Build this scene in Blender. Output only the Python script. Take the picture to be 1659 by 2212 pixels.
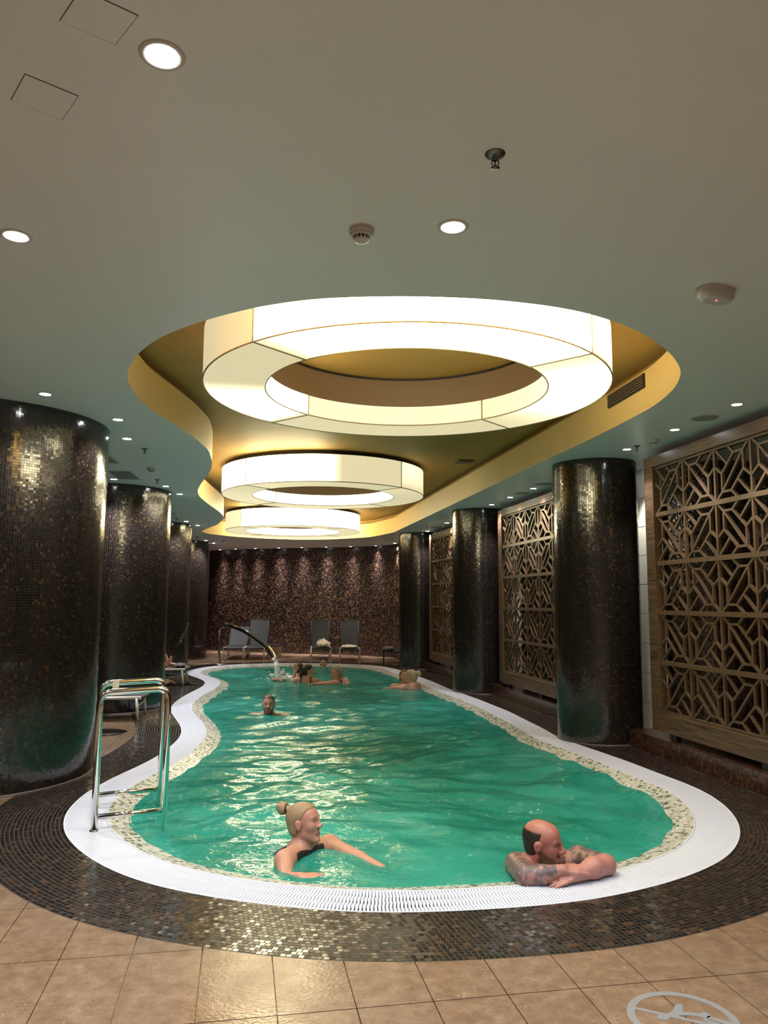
import bpy, bmesh, math, random
import numpy as np
from mathutils import Vector, Matrix, Euler
from mathutils.geometry import tessellate_polygon, delaunay_2d_cdt

random.seed(7); np.random.seed(7)
for o in list(bpy.data.objects): bpy.data.objects.remove(o)
SC = bpy.context.scene
COL = SC.collection
R = math.radians
PI = math.pi

# ------------------------------------------------------------------ camera, world, exposure
cd = bpy.data.cameras.new('camera'); cam = bpy.data.objects.new('camera', cd); COL.objects.link(cam)
cd.sensor_fit = 'VERTICAL'; cd.sensor_height = 36.0; cd.lens = 36.0 * 1661.0 / 2212.0
cd.clip_start = 0.05; cd.clip_end = 100
cam.location = (0, 0, 1.45)
cam.rotation_euler = (Matrix.Rotation(R(90 + 6.70), 3, 'X') @ Matrix.Rotation(0.005, 3, 'Z')).to_euler()
SC.camera = cam
w = bpy.data.worlds.new('world'); SC.world = w; w.use_nodes = True
w.node_tree.nodes['Background'].inputs[0].default_value = (0.9, 0.85, 0.8, 1)
w.node_tree.nodes['Background'].inputs[1].default_value = 0.006
SC.view_settings.view_transform = 'Standard'; SC.view_settings.look = 'None'
SC.view_settings.exposure = 1.7; SC.view_settings.gamma = 1.0
SC.view_settings.use_curve_mapping = False
CEIL = 3.0
DOWN_W = 36.0        # power of one downlight
WALLWASH_W = 34.0    # power of one small spot over the back wall

# ------------------------------------------------------------------ helpers
def link(o, parent=None):
    COL.objects.link(o)
    if parent is not None: o.parent = parent
    return o
def tag(o, label=None, cat=None, group=None, kind=None):
    if label: o['label'] = label
    if cat: o['category'] = cat
    if group: o['group'] = group
    if kind: o['kind'] = kind
    return o
def empty(name, loc=(0, 0, 0), rz=0.0):
    o = bpy.data.objects.new(name, None); o.empty_display_size = .1
    o.location = loc; o.rotation_euler = (0, 0, rz); COL.objects.link(o); return o
def mesh_np(name, V, F, smooth=False, tid=None, tidname='tid', uv=None, vcol=None, matidx=None):
    """V (n,3); F (m,k) array of equal-length faces, or list of lists."""
    me = bpy.data.meshes.new(name)
    V = np.asarray(V, np.float32)
    if isinstance(F, np.ndarray):
        m, k = F.shape
        me.vertices.add(len(V)); me.vertices.foreach_set('co', V.ravel())
        me.loops.add(m * k); me.loops.foreach_set('vertex_index', F.astype(np.int32).ravel())
        me.polygons.add(m)
        me.polygons.foreach_set('loop_start', np.arange(0, m * k, k, dtype=np.int32))
        me.polygons.foreach_set('loop_total', np.full(m, k, np.int32))
        me.update(calc_edges=True)
    else:
        me.from_pydata([tuple(v) for v in V], [], F)
    me.polygons.foreach_set('use_smooth', np.full(len(me.polygons), bool(smooth)))
    if tid is not None:
        a = me.attributes.new(tidname, 'FLOAT', 'FACE'); a.data.foreach_set('value', np.asarray(tid, np.float32))
    if uv is not None:
        l = me.uv_layers.new(name='UVMap'); l.data.foreach_set('uv', np.asarray(uv, np.float32).ravel())
    if vcol is not None:
        a = me.color_attributes.new('col', 'FLOAT_COLOR', 'POINT')
        c = np.ones((len(V), 4), np.float32); c[:, :3] = vcol; a.data.foreach_set('color', c.ravel())
    if matidx is not None: me.polygons.foreach_set('material_index', np.asarray(matidx, np.int32))
    me.validate(); return me
def ob(name, me, mats=None, parent=None):
    o = bpy.data.objects.new(name, me)
    if mats is not None and len(me.materials) == 0:
        for m in (mats if isinstance(mats, (list, tuple)) else [mats]): me.materials.append(m)
    return link(o, parent)

class MB:
    """collects boxes, tubes and lathes into one mesh"""
    def __init__(s): s.bm = bmesh.new()
    def box(s, lo, hi, M=None, bev=0.0):
        r = bmesh.ops.create_cube(s.bm, size=1.0); vs = r['verts']
        c = [(a + b) / 2 for a, b in zip(lo, hi)]; d = [b - a for a, b in zip(lo, hi)]
        for v in vs: v.co = Vector([v.co[i] * d[i] + c[i] for i in range(3)])
        if bev > 0:
            es = list({e for v in vs for e in v.link_edges})
            rr = bmesh.ops.bevel(s.bm, geom=es, offset=bev, segments=2, affect='EDGES', profile=.6)
            vs = list({v for f in rr['faces'] for v in f.verts} | {v for v in vs if v.is_valid})
        if M is not None:
            for v in vs: v.co = M @ v.co
        return s
    def tube(s, pts, r, n=10, cap=True, flat=None, up=None):
        pts = [Vector(p) for p in pts]; rs = r if isinstance(r, (list, tuple)) else [r] * len(pts)
        rings = []; prev = None
        for i, p in enumerate(pts):
            t = (pts[min(i + 1, len(pts) - 1)] - pts[max(i - 1, 0)]).normalized()
            if prev is None:
                a = Vector(up) if up else (Vector((0, 0, 1)) if abs(t.z) < .9 else Vector((1, 0, 0)))
                u = (a - t * a.dot(t)).normalized()
            else:
                u = (prev - t * prev.dot(t)).normalized()
            prev = u; v = t.cross(u)
            fl = flat if flat else 1.0
            rings.append([s.bm.verts.new(p + (u * math.cos(2 * PI * k / n) * fl + v * math.sin(2 * PI * k / n)) * rs[i]) for k in range(n)])
        for a, b in zip(rings, rings[1:]):
            for k in range(n): 
                f = s.bm.faces.new((a[k], a[(k + 1) % n], b[(k + 1) % n], b[k])); f.smooth = True
        if cap:
            s.bm.faces.new(list(reversed(rings[0]))); s.bm.faces.new(rings[-1])
        return s
    def lathe(s, prof, n=32, c=(0, 0, 0), smooth=True):
        rings = []
        for (r, z) in prof:
            if r < 1e-6: rings.append([s.bm.verts.new((c[0], c[1], c[2] + z))])
            else: rings.append([s.bm.verts.new((c[0] + r * math.cos(2 * PI * k / n), c[1] + r * math.sin(2 * PI * k / n), c[2] + z)) for k in range(n)])
        for a, b in zip(rings, rings[1:]):
            for k in range(n):
                k2 = (k + 1) % n
                if len(a) == 1 and len(b) == 1: continue
                if len(a) == 1: f = s.bm.faces.new((a[0], b[k], b[k2]))
                elif len(b) == 1: f = s.bm.faces.new((a[k], b[0], a[k2]))
                else: f = s.bm.faces.new((a[k], b[k], b[k2], a[k2]))
                f.smooth = smooth
        return s
    def poly(s, pts, z0, z1):
        lo = [s.bm.verts.new((p[0], p[1], z0)) for p in pts]; hi = [s.bm.verts.new((p[0], p[1], z1)) for p in pts]
        s.bm.faces.new(hi); s.bm.faces.new(list(reversed(lo)))
        for k in range(len(pts)):
            k2 = (k + 1) % len(pts); s.bm.faces.new((lo[k], lo[k2], hi[k2], hi[k]))
        return s
    def mesh(s, name):
        bmesh.ops.recalc_face_normals(s.bm, faces=s.bm.faces)
        me = bpy.data.meshes.new(name); s.bm.to_mesh(me); s.bm.free(); return me
    def build(s, name, mat, parent=None):
        return ob(name, s.mesh(name), mat, parent)

def bend(pts, r=.05, n=6):
    """round the corners of a polyline"""
    pts = [Vector(p) for p in pts]; out = [pts[0]]
    for a, b, c in zip(pts, pts[1:], pts[2:]):
        u = (a - b).normalized(); v = (c - b).normalized()
        rr = min(r, (a - b).length * .49, (c - b).length * .49)
        p0 = b + u * rr; p1 = b + v * rr
        for i in range(n + 1):
            t = i / n; out.append(p0 * (1 - t) ** 2 + b * 2 * t * (1 - t) + p1 * t * t)
    out.append(pts[-1]); return out

# wall frame: s along the right-hand colonnade, n away from it towards the pool
ANG = R(10.4); ORG = np.array([2.42, 8.55])
DS = np.array([-math.sin(ANG), math.cos(ANG)]); DN = np.array([-math.cos(ANG), -math.sin(ANG)])
def SN(s, n): return ORG + DS * s + DN * n
def toSN(p):
    q = np.asarray(p)[..., :2] - ORG; return q @ DS, q @ DN
MW = Matrix.Translation((ORG[0], ORG[1], 0)) @ Matrix.Rotation(ANG, 4, 'Z')   # local x = -n, y = s

# ------------------------------------------------------------------ materials
def nodes(name):
    m = bpy.data.materials.new(name); m.use_nodes = True
    nt = m.node_tree; b = nt.nodes['Principled BSDF']; return m, nt, b
def mat(name, col, rough=.5, metal=0.0, spec=.5, emit=None, estr=0.0, coat=0.0):
    m, nt, b = nodes(name)
    b.inputs['Base Color'].default_value = (*col, 1); b.inputs['Roughness'].default_value = rough
    b.inputs['Metallic'].default_value = metal; b.inputs['Specular IOR Level'].default_value = spec
    b.inputs['Coat Weight'].default_value = coat
    if emit: b.inputs['Emission Color'].default_value = (*emit, 1); b.inputs['Emission Strength'].default_value = estr
    return m
def N(nt, t, **kw):
    n = nt.nodes.new(t)
    for k, v in kw.items(): setattr(n, k, v)
    return n
def ramp(nt, stops, interp='LINEAR'):
    r = N(nt, 'ShaderNodeValToRGB'); r.color_ramp.interpolation = interp
    el = r.color_ramp.elements
    while len(el) > 1: el.remove(el[0])
    el[0].position = stops[0][0]; el[0].color = (*stops[0][1], 1)
    for p, c in stops[1:]:
        e = el.new(p); e.color = (*c, 1)
    return r
def mat_tid(name, stops, rough=.15, metal=0.0, spec=.5, coat=0.0, attr='tid'):
    """colour picked per tile from a face attribute"""
    m, nt, b = nodes(name)
    a = N(nt, 'ShaderNodeAttribute', attribute_name=attr); r = ramp(nt, stops, 'CONSTANT')
    nt.links.new(a.outputs['Fac'], r.inputs[0]); nt.links.new(r.outputs[0], b.inputs['Base Color'])
    b.inputs['Roughness'].default_value = rough; b.inputs['Metallic'].default_value = metal
    b.inputs['Specular IOR Level'].default_value = spec; b.inputs['Coat Weight'].default_value = coat
    return m
def mat_noise(name, stops, scale, rough=.5, metal=0, bump=0.0, bscale=None, coords='Object', detail=4, spec=.5, stretch=None, distort=0):
    m, nt, b = nodes(name)
    tc = N(nt, 'ShaderNodeTexCoord'); nz = N(nt, 'ShaderNodeTexNoise'); nz.inputs['Scale'].default_value = scale
    nz.inputs['Detail'].default_value = detail; nz.inputs['Distortion'].default_value = distort
    src = tc.outputs[coords]
    if stretch:
        mp = N(nt, 'ShaderNodeMapping'); mp.inputs['Scale'].default_value = stretch
        nt.links.new(src, mp.inputs[0]); src = mp.outputs[0]
    nt.links.new(src, nz.inputs['Vector']); r = ramp(nt, stops)
    nt.links.new(nz.outputs['Fac'], r.inputs[0]); nt.links.new(r.outputs[0], b.inputs['Base Color'])
    b.inputs['Roughness'].default_value = rough; b.inputs['Metallic'].default_value = metal
    b.inputs['Specular IOR Level'].default_value = spec
    if bump > 0:
        n2 = N(nt, 'ShaderNodeTexNoise'); n2.inputs['Scale'].default_value = bscale or scale * 3; n2.inputs['Detail'].default_value = 5
        nt.links.new(src, n2.inputs['Vector'])
        bp = N(nt, 'ShaderNodeBump'); bp.inputs['Strength'].default_value = bump; bp.inputs['Distance'].default_value = .01
        nt.links.new(n2.outputs['Fac'], bp.inputs['Height']); nt.links.new(bp.outputs[0], b.inputs['Normal'])
    return m

M = {}
M['ceil'] = mat_noise('ceiling_paint', [(.3, (.80, .825, .82)), (.7, (.83, .85, .84))], 1.2, rough=.36, spec=.5)
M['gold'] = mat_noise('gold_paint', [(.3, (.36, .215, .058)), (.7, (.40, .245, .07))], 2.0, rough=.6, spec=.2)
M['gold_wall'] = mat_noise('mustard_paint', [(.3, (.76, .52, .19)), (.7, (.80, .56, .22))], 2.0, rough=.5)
M['browncollar'] = mat('brown_collar', (.16, .10, .055), .5)
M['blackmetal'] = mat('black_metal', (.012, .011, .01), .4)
M['seam'] = mat('seam_brown', (.42, .33, .2), .6)
M['chrome'] = mat('polished_steel', (.72, .72, .70), .07, 1.0)
M['steel'] = mat('brushed_steel', (.55, .55, .53), .3, 1.0)
M['white_plastic'] = mat('white_plastic', (.62, .60, .56), .4)
M['grille_dark'] = mat('grille_dark', (.05, .05, .045), .6)
M['grout_dark'] = mat('grout_dark', (.038, .033, .028), .5)
M['grout_col'] = mat('grout_column', (.075, .068, .06), .5)
M['grout_pale'] = mat('grout_pale', (.52, .50, .43), .6)
M['gutter'] = mat('gutter_dark', (.07, .07, .075), .6)
M['grate'] = mat('grate_white', (.74, .78, .88), .32, spec=.5)
DARKSTOPS = [(0, (.010, .008, .007)), (.22, (.022, .015, .011)), (.45, (.014, .011, .010)), (.62, (.040, .024, .015)), (.76, (.018, .014, .012)), (.88, (.075, .040, .022)), (.95, (.03, .024, .02))]
M['tile_black'] = mat_tid('tile_black', DARKSTOPS, rough=.12, spec=.9)
M['tile_col'] = mat_tid('tile_column', [(0, (.006, .005, .0045)), (.35, (.012, .009, .007)), (.6, (.008, .006, .006)), (.78, (.022, .013, .008)), (.90, (.055, .028, .014)), (.95, (.014, .011, .009))], rough=.14, spec=1.0)
M['tile_red'] = mat_tid('tile_redbrown', [(0, (.035, .014, .009)), (.3, (.075, .03, .018)), (.55, (.05, .02, .013)), (.75, (.11, .05, .028)), (.92, (.03, .016, .012))], rough=.2, spec=.6)
M['tile_green'] = mat_tid('tile_cream_green', [(0, (.62, .62, .54)), (.3, (.70, .70, .64)), (.5, (.54, .55, .47)), (.64, (.38, .42, .33)), (.76, (.66, .66, .60)), (.86, (.20, .24, .15)), (.93, (.10, .13, .085))], rough=.16, spec=.6)

def mat_stone():
    m, nt, b = nodes('beige_limestone'); L = nt.links.new
    tc = N(nt, 'ShaderNodeTexCoord'); geo = N(nt, 'ShaderNodeNewGeometry')
    n1 = N(nt, 'ShaderNodeTexNoise'); n1.inputs['Scale'].default_value = 14; n1.inputs['Detail'].default_value = 8; n1.inputs['Roughness'].default_value = .7
    L(geo.outputs['Position'], n1.inputs['Vector'])
    r1 = ramp(nt, [(.3, (.135, .084, .050)), (.52, (.195, .130, .083)), (.75, (.27, .19, .128))]); L(n1.outputs['Fac'], r1.inputs[0])
    vo = N(nt, 'ShaderNodeTexVoronoi'); vo.inputs['Scale'].default_value = 42; L(geo.outputs['Position'], vo.inputs['Vector'])
    r2 = ramp(nt, [(0, (1, 1, 1)), (.10, (1, 1, 1)), (.17, (0, 0, 0))]); L(vo.outputs['Distance'], r2.inputs[0])
    sep = N(nt, 'ShaderNodeSeparateColor'); L(vo.outputs['Color'], sep.inputs[0])
    gt = N(nt, 'ShaderNodeMath', operation='GREATER_THAN'); gt.inputs[1].default_value = .70; L(sep.outputs[0], gt.inputs[0])
    mu = N(nt, 'ShaderNodeMath', operation='MULTIPLY'); L(gt.outputs[0], mu.inputs[0]); L(r2.outputs[0], mu.inputs[1])
    rc = ramp(nt, [(0, (.07, .04, .022)), (.62, (.13, .082, .05)), (.70, (.30, .23, .165)), (1, (.42, .35, .27))]); L(sep.outputs[1], rc.inputs[0])
    mx = N(nt, 'ShaderNodeMix', data_type='RGBA'); L(mu.outputs[0], mx.inputs[0]); L(r1.outputs[0], mx.inputs[6]); L(rc.outputs[0], mx.inputs[7])
    at = N(nt, 'ShaderNodeObjectInfo'); rr = ramp(nt, [(0, (.92, .92, .92)), (1, (1.05, 1.03, 1.0))]); L(at.outputs['Random'], rr.inputs[0])
    m2 = N(nt, 'ShaderNodeMix', data_type='RGBA', blend_type='MULTIPLY'); m2.inputs[0].default_value = 1; L(mx.outputs[2], m2.inputs[6]); L(rr.outputs[0], m2.inputs[7])
    L(m2.outputs[2], b.inputs['Base Color'])
    # puddles: the wet parts are smoother
    n2 = N(nt, 'ShaderNodeTexNoise'); n2.inputs['Scale'].default_value = 1.6; n2.inputs['Detail'].default_value = 3; L(geo.outputs['Position'], n2.inputs['Vector'])
    r3 = ramp(nt, [(.40, (.10, .10, .10)), (.62, (.34, .34, .34))]); L(n2.outputs['Fac'], r3.inputs[0]); L(r3.outputs[0], b.inputs['Roughness'])
    n3 = N(nt, 'ShaderNodeTexNoise'); n3.inputs['Scale'].default_value = 60; n3.inputs['Detail'].default_value = 4; L(geo.outputs['Position'], n3.inputs['Vector'])
    bp = N(nt, 'ShaderNodeBump'); bp.inputs['Strength'].default_value = .25; bp.inputs['Distance'].default_value = .004
    L(n3.outputs['Fac'], bp.inputs['Height']); L(bp.outputs[0], b.inputs['Normal'])
    b.inputs['Specular IOR Level'].default_value = .6
    return m, nt, b, m2
M['stone'], _, _, _ = mat_stone()
def mat_stone_far():
    m, nt, b, col = mat_stone(); m.name = 'beige_limestone_far'; L = nt.links.new
    geo = N(nt, 'ShaderNodeNewGeometry'); mp = N(nt, 'ShaderNodeMapping', vector_type='TEXTURE')
    c = SN(-5.05, 2.055); mp.inputs['Location'].default_value = (c[0], c[1], 0); mp.inputs['Rotation'].default_value = (0, 0, ANG)
    mp.inputs['Scale'].default_value = (.2845, .58, 1); L(geo.outputs['Position'], mp.inputs[0])
    fr = N(nt, 'ShaderNodeVectorMath', operation='FRACTION'); L(mp.outputs[0], fr.inputs[0])
    sx = N(nt, 'ShaderNodeSeparateXYZ'); L(fr.outputs[0], sx.inputs[0])
    def edge(o, wd):
        a = N(nt, 'ShaderNodeMath', operation='SUBTRACT'); L(o, a.inputs[0]); a.inputs[1].default_value = .5
        c2 = N(nt, 'ShaderNodeMath', operation='ABSOLUTE'); L(a.outputs[0], c2.inputs[0])
        g = N(nt, 'ShaderNodeMath', operation='GREATER_THAN'); L(c2.outputs[0], g.inputs[0]); g.inputs[1].default_value = .5 - wd; return g
    e1 = edge(sx.outputs[0], .008); e2 = edge(sx.outputs[1], .004)
    mxx = N(nt, 'ShaderNodeMath', operation='MAXIMUM'); L(e1.outputs[0], mxx.inputs[0]); L(e2.outputs[0], mxx.inputs[1])
    mx = N(nt, 'ShaderNodeMix', data_type='RGBA'); L(mxx.outputs[0], mx.inputs[0]); L(col.outputs[2], mx.inputs[6]); mx.inputs[7].default_value = (.13, .065, .035, 1)
    L(mx.outputs[2], b.inputs['Base Color']); return m
M['stone_far'] = mat_stone_far()

def mat_mosaic_far(name, size, stops, rough=.2, tilt=.1, grout=(.05, .04, .035), spec=.8, metal=0.0):
    """mosaic too far away to tell the pieces apart: uv in metres"""
    m, nt, b = nodes(name); L = nt.links.new
    uv = N(nt, 'ShaderNodeUVMap'); sc = N(nt, 'ShaderNodeVectorMath', operation='SCALE'); sc.inputs['Scale'].default_value = 1 / size
    L(uv.outputs[0], sc.inputs[0]); fl = N(nt, 'ShaderNodeVectorMath', operation='FLOOR'); L(sc.outputs[0], fl.inputs[0])
    wn = N(nt, 'ShaderNodeTexWhiteNoise', noise_dimensions='3D'); L(fl.outputs[0], wn.inputs['Vector'])
    nz = N(nt, 'ShaderNodeTexNoise'); nz.inputs['Scale'].default_value = .35; nz.inputs['Detail'].default_value = 2; L(fl.outputs[0], nz.inputs['Vector'])
    ad = N(nt, 'ShaderNodeMath', operation='ADD'); L(wn.outputs['Value'], ad.inputs[0]); L(nz.outputs['Fac'], ad.inputs[1])
    su = N(nt, 'ShaderNodeMath', operation='SUBTRACT', use_clamp=True); L(ad.outputs[0], su.inputs[0]); su.inputs[1].default_value = .5
    r = ramp(nt, stops, 'CONSTANT'); L(su.outputs[0], r.inputs[0])
    fr = N(nt, 'ShaderNodeVectorMath', operation='FRACTION'); L(sc.outputs[0], fr.inputs[0]); sx = N(nt, 'ShaderNodeSeparateXYZ'); L(fr.outputs[0], sx.inputs[0])
    mi = N(nt, 'ShaderNodeMath', operation='MINIMUM'); L(sx.outputs[0], mi.inputs[0]); L(sx.outputs[1], mi.inputs[1])
    lt = N(nt, 'ShaderNodeMath', operation='LESS_THAN'); L(mi.outputs[0], lt.inputs[0]); lt.inputs[1].default_value = .09
    mx = N(nt, 'ShaderNodeMix', data_type='RGBA'); L(lt.outputs[0], mx.inputs[0]); L(r.outputs[0], mx.inputs[6]); mx.inputs[7].default_value = (*grout, 1)
    L(mx.outputs[2], b.inputs['Base Color'])
    nm = N(nt, 'ShaderNodeNormalMap'); mxn = N(nt, 'ShaderNodeMix', data_type='RGBA'); mxn.inputs[0].default_value = tilt
    mxn.inputs[6].default_value = (.5, .5, 1, 1); L(wn.outputs['Color'], mxn.inputs[7]); L(mxn.outputs[2], nm.inputs['Color'])
    L(nm.outputs[0], b.inputs['Normal'])
    b.inputs['Roughness'].default_value = rough; b.inputs['Specular IOR Level'].default_value = spec; b.inputs['Metallic'].default_value = metal
    return m
M['wall_back'] = mat_mosaic_far('mosaic_back_wall', .032, [(0, (.012, .008, .007)), (.34, (.04, .020, .013)), (.52, (.13, .065, .034)), (.66, (.02, .012, .010)), (.78, (.21, .11, .055)), (.92, (.06, .032, .022))], rough=.32, tilt=.10, spec=1.0, metal=.25)
M['wall_dark'] = mat_mosaic_far('mosaic_dark_wall', .04, [(0, (.01, .008, .008)), (.4, (.02, .014, .012)), (.8, (.05, .03, .02))], rough=.25, tilt=.08)
M['wall_pier'] = mat_mosaic_far('mosaic_pier', .025, [(0, (.02, .012, .011)), (.35, (.06, .037, .034)), (.6, (.035, .022, .02)), (.8, (.12, .08, .074))], rough=.2, tilt=.12)
M['plaster'] = mat('plaster_dim', (.30, .26, .22), .7)
M['white_tile'] = mat('white_glazed_tile', (.82, .84, .80), .12)
M['tile_joint'] = mat('tile_joint_grey', (.35, .35, .33), .6)

def mat_wood():
    m, nt, b = nodes('walnut_wood'); L = nt.links.new
    geo = N(nt, 'ShaderNodeTexCoord'); mp = N(nt, 'ShaderNodeMapping'); mp.inputs['Scale'].default_value = (40, 2.2, 40)
    L(geo.outputs['Object'], mp.inputs[0]); nz = N(nt, 'ShaderNodeTexNoise'); nz.inputs['Scale'].default_value = 1.6; nz.inputs['Detail'].default_value = 6; nz.inputs['Distortion'].default_value = .6
    L(mp.outputs[0], nz.inputs['Vector']); r = ramp(nt, [(.3, (.042, .024, .012)), (.5, (.10, .060, .033)), (.7, (.15, .096, .056))])
    L(nz.outputs['Fac'], r.inputs[0]); L(r.outputs[0], b.inputs['Base Color']); b.inputs['Roughness'].default_value = .33
    return m
M['wood'] = mat_wood()

def mat_water():
    m = bpy.data.materials.new('pool_water'); m.use_nodes = True; nt = m.node_tree; nt.nodes.clear(); L = nt.links.new
    out = N(nt, 'ShaderNodeOutputMaterial'); geo = N(nt, 'ShaderNodeNewGeometry')
    n1 = N(nt, 'ShaderNodeTexNoise'); n1.inputs['Scale'].default_value = 11; n1.inputs['Detail'].default_value = 3; n1.inputs['Distortion'].default_value = .8
    L(geo.outputs['Position'], n1.inputs['Vector'])
    bp = N(nt, 'ShaderNodeBump'); bp.inputs['Strength'].default_value = .27; bp.inputs['Distance'].default_value = .02; L(n1.outputs['Fac'], bp.inputs['Height'])
    fr = N(nt, 'ShaderNodeFresnel'); fr.inputs[0].default_value = 1.33; L(bp.outputs[0], fr.inputs['Normal'])
    gl = N(nt, 'ShaderNodeBsdfGlossy'); gl.inputs['Roughness'].default_value = .015; L(bp.outputs[0], gl.inputs['Normal'])
    n2 = N(nt, 'ShaderNodeTexNoise'); n2.inputs['Scale'].default_value = .7; n2.inputs['Detail'].default_value = 3; L(geo.outputs['Position'], n2.inputs['Vector'])
    r = ramp(nt, [(.33, (.018, .29, .22)), (.67, (.07, .51, .41))]); L(n2.outputs['Fac'], r.inputs[0])
    df = N(nt, 'ShaderNodeBsdfDiffuse'); L(r.outputs[0], df.inputs[0])
    tr = N(nt, 'ShaderNodeBsdfTransparent'); tr.inputs[0].default_value = (.32, .80, .66, 1)
    ms = N(nt, 'ShaderNodeMixShader'); ms.inputs[0].default_value = .42; L(df.outputs[0], ms.inputs[1]); L(tr.outputs[0], ms.inputs[2])
    m2 = N(nt, 'ShaderNodeMixShader'); L(fr.outputs[0], m2.inputs[0]); L(ms.outputs[0], m2.inputs[1]); L(gl.outputs[0], m2.inputs[2])
    L(m2.outputs[0], out.inputs[0]); return m
M['water'] = mat_water()
M['basin'] = mat_noise('basin_green', [(.35, (.05, .50, .38)), (.65, (.08, .58, .45))], 3.0, rough=.4)
def mat_glow(name, col=(1.0, .87, .53)):
    m, nt, b = nodes(name); L = nt.links.new
    a = N(nt, 'ShaderNodeAttribute', attribute_name='glow')
    b.inputs['Base Color'].default_value = (.38, .33, .22, 1); b.inputs['Roughness'].default_value = .7; b.inputs['Specular IOR Level'].default_value = .15
    b.inputs['Emission Color'].default_value = (*col, 1); L(a.outputs['Fac'], b.inputs['Emission Strength'])
    return m
M['glow'] = mat_glow('lantern_fabric')
M['lamp'] = mat('lamp_lens', (.9, .9, .9), .4, emit=(1.0, .96, .97), estr=14.0)
M['lamp_small'] = mat('lamp_lens_small', (.9, .9, .9), .4, emit=(.95, .95, 1.0), estr=7.0)
M['sling'] = mat_noise('sling_charcoal', [(.3, (.017, .019, .022)), (.7, (.028, .030, .034))], 220, rough=.7)
M['alu'] = mat('aluminium_pale', (.62, .60, .55), .35, .4)
M['towel'] = mat_noise('towel_white', [(.3, (.70, .66, .55)), (.7, (.80, .77, .68))], 60, rough=.9, bump=.4, bscale=160)
M['towel_grey'] = mat_noise('towel_grey', [(.3, (.10, .095, .11)), (.7, (.16, .15, .165))], 60, rough=.9)
M['rubber'] = mat('rubber_black', (.012, .012, .012), .6)
M['red_led'] = mat('red_led', (.5, .02, .04), .4, emit=(1, .05, .15), estr=2.0)
M['sign'] = mat('sign_steel', (.27, .275, .28), .28, .25)
M['jet'] = None

# ------------------------------------------------------------------ outlines (plan, metres)
WPTS = [(-2.1, 5.25), (-2.0, 5.03), (-1.86, 4.81), (-1.72, 4.63), (-1.56, 4.45), (-1.39, 4.3), (-1.23, 4.18), (-1.09, 4.1), (-0.99, 4.06), (-0.87, 4.0), (-0.69, 3.94), (-0.52, 3.89), (-0.35, 3.85), (-0.19, 3.82), (-0.05, 3.81), (0.23, 3.82), (0.45, 3.85), (0.68, 3.89), (0.91, 3.94), (1.17, 4.04), (1.37, 4.15), (1.53, 4.24), (1.69, 4.36), (1.88, 4.52), (2.04, 4.69), (2.2, 4.94), (2.31, 5.15), (2.42, 5.46), (2.49, 5.8), (2.51, 6.18), (2.46, 6.5), (2.38, 6.8), (2.26, 7.36), (2.03, 8.15), (1.90, 8.6), (1.88, 9.05), (1.69, 10.6), (1.45, 11.86), (1.13, 13.22), (0.9, 14.55), (0.66, 15.63), (0.32, 17.04), (0.02, 17.8), (-0.3, 18.22), (-1.19, 18.55), (-2.08, 18.65), (-2.67, 18.53), (-3.42, 18.2), (-3.74, 17.85), (-3.99, 17.3), (-4.07, 16.9), (-4.09, 16.48), (-4.03, 16.0), (-3.83, 15.46), (-3.57, 15.0), (-3.33, 14.51), (-3.2, 14.1), (-3.11, 13.58), (-3.09, 13.06), (-3.08, 12.3), (-3.03, 11.53), (-2.95, 10.95), (-2.84, 10.5), (-2.64, 9.96), (-2.39, 9.3), (-2.25, 8.84), (-2.17, 8.41), (-2.14, 8.04), (-2.12, 7.41), (-2.16, 7.02), (-2.23, 6.55), (-2.26, 6.1), (-2.24, 5.83), (-2.19, 5.52)]
CPTS = [(-1.77, 5.12), (-1.63, 4.83), (-1.49, 4.59), (-1.28, 4.34), (-1.01, 4.12), (-0.71, 3.93), (-0.43, 3.82), (-0.31, 3.79), (0.1, 3.76), (0.51, 3.79), (0.87, 3.88), (1.13, 4.0), (1.26, 4.09), (1.51, 4.3), (1.79, 4.65), (1.98, 4.98), (2.02, 5.08), (2.11, 5.46), (2.13, 5.94), (2.05, 6.57), (1.94, 7.28), (1.78, 8.16), (1.46, 10.0), (1.06, 12.3), (0.22, 17.1), (-0.33, 18.4), (-1.35, 19.1), (-2.23, 19.2), (-2.99, 18.9), (-3.7, 18.3), (-4.06, 17.63), (-4.08, 17.06), (-3.77, 16.35), (-3.37, 15.51), (-3.03, 14.45), (-2.92, 13.9), (-2.86, 13.18), (-2.81, 12.12), (-2.75, 11.34), (-2.64, 10.76), (-2.43, 10.08), (-2.21, 9.48), (-2.01, 8.84), (-1.91, 8.41), (-1.81, 7.79), (-1.81, 7.16), (-1.86, 6.57), (-1.91, 6.09), (-1.89, 5.7), (-1.83, 5.34)]
def closed_curve(pts, step=.03, sigma=.16):
    P = np.array(pts, float); Q = np.vstack([P, P[:1]])
    L = np.r_[0, np.cumsum(np.hypot(*np.diff(Q, axis=0).T))]
    n = int(L[-1] / step); u = np.arange(n) * L[-1] / n
    C = np.c_[np.interp(u, L, Q[:, 0]), np.interp(u, L, Q[:, 1])]
    k = int(3 * sigma / step); g = np.exp(-.5 * (np.arange(-k, k + 1) * step / sigma) ** 2); g /= g.sum()
    out = np.zeros_like(C)
    for j, wgt in zip(range(-k, k + 1), g): out += wgt * np.roll(C, j, axis=0)
    return out
def tangent(C, k=3):
    t = np.roll(C, -k, 0) - np.roll(C, k, 0); return t / np.linalg.norm(t, axis=1)[:, None]
WC = closed_curve(WPTS); WT = tangent(WC, 4)          # counter-clockwise seen from above
area = .5 * np.sum(WC[:, 0] * np.roll(WC[:, 1], -1) - np.roll(WC[:, 0], -1) * WC[:, 1])
if area < 0: WC = WC[::-1].copy(); WT = tangent(WC, 4)
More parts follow.
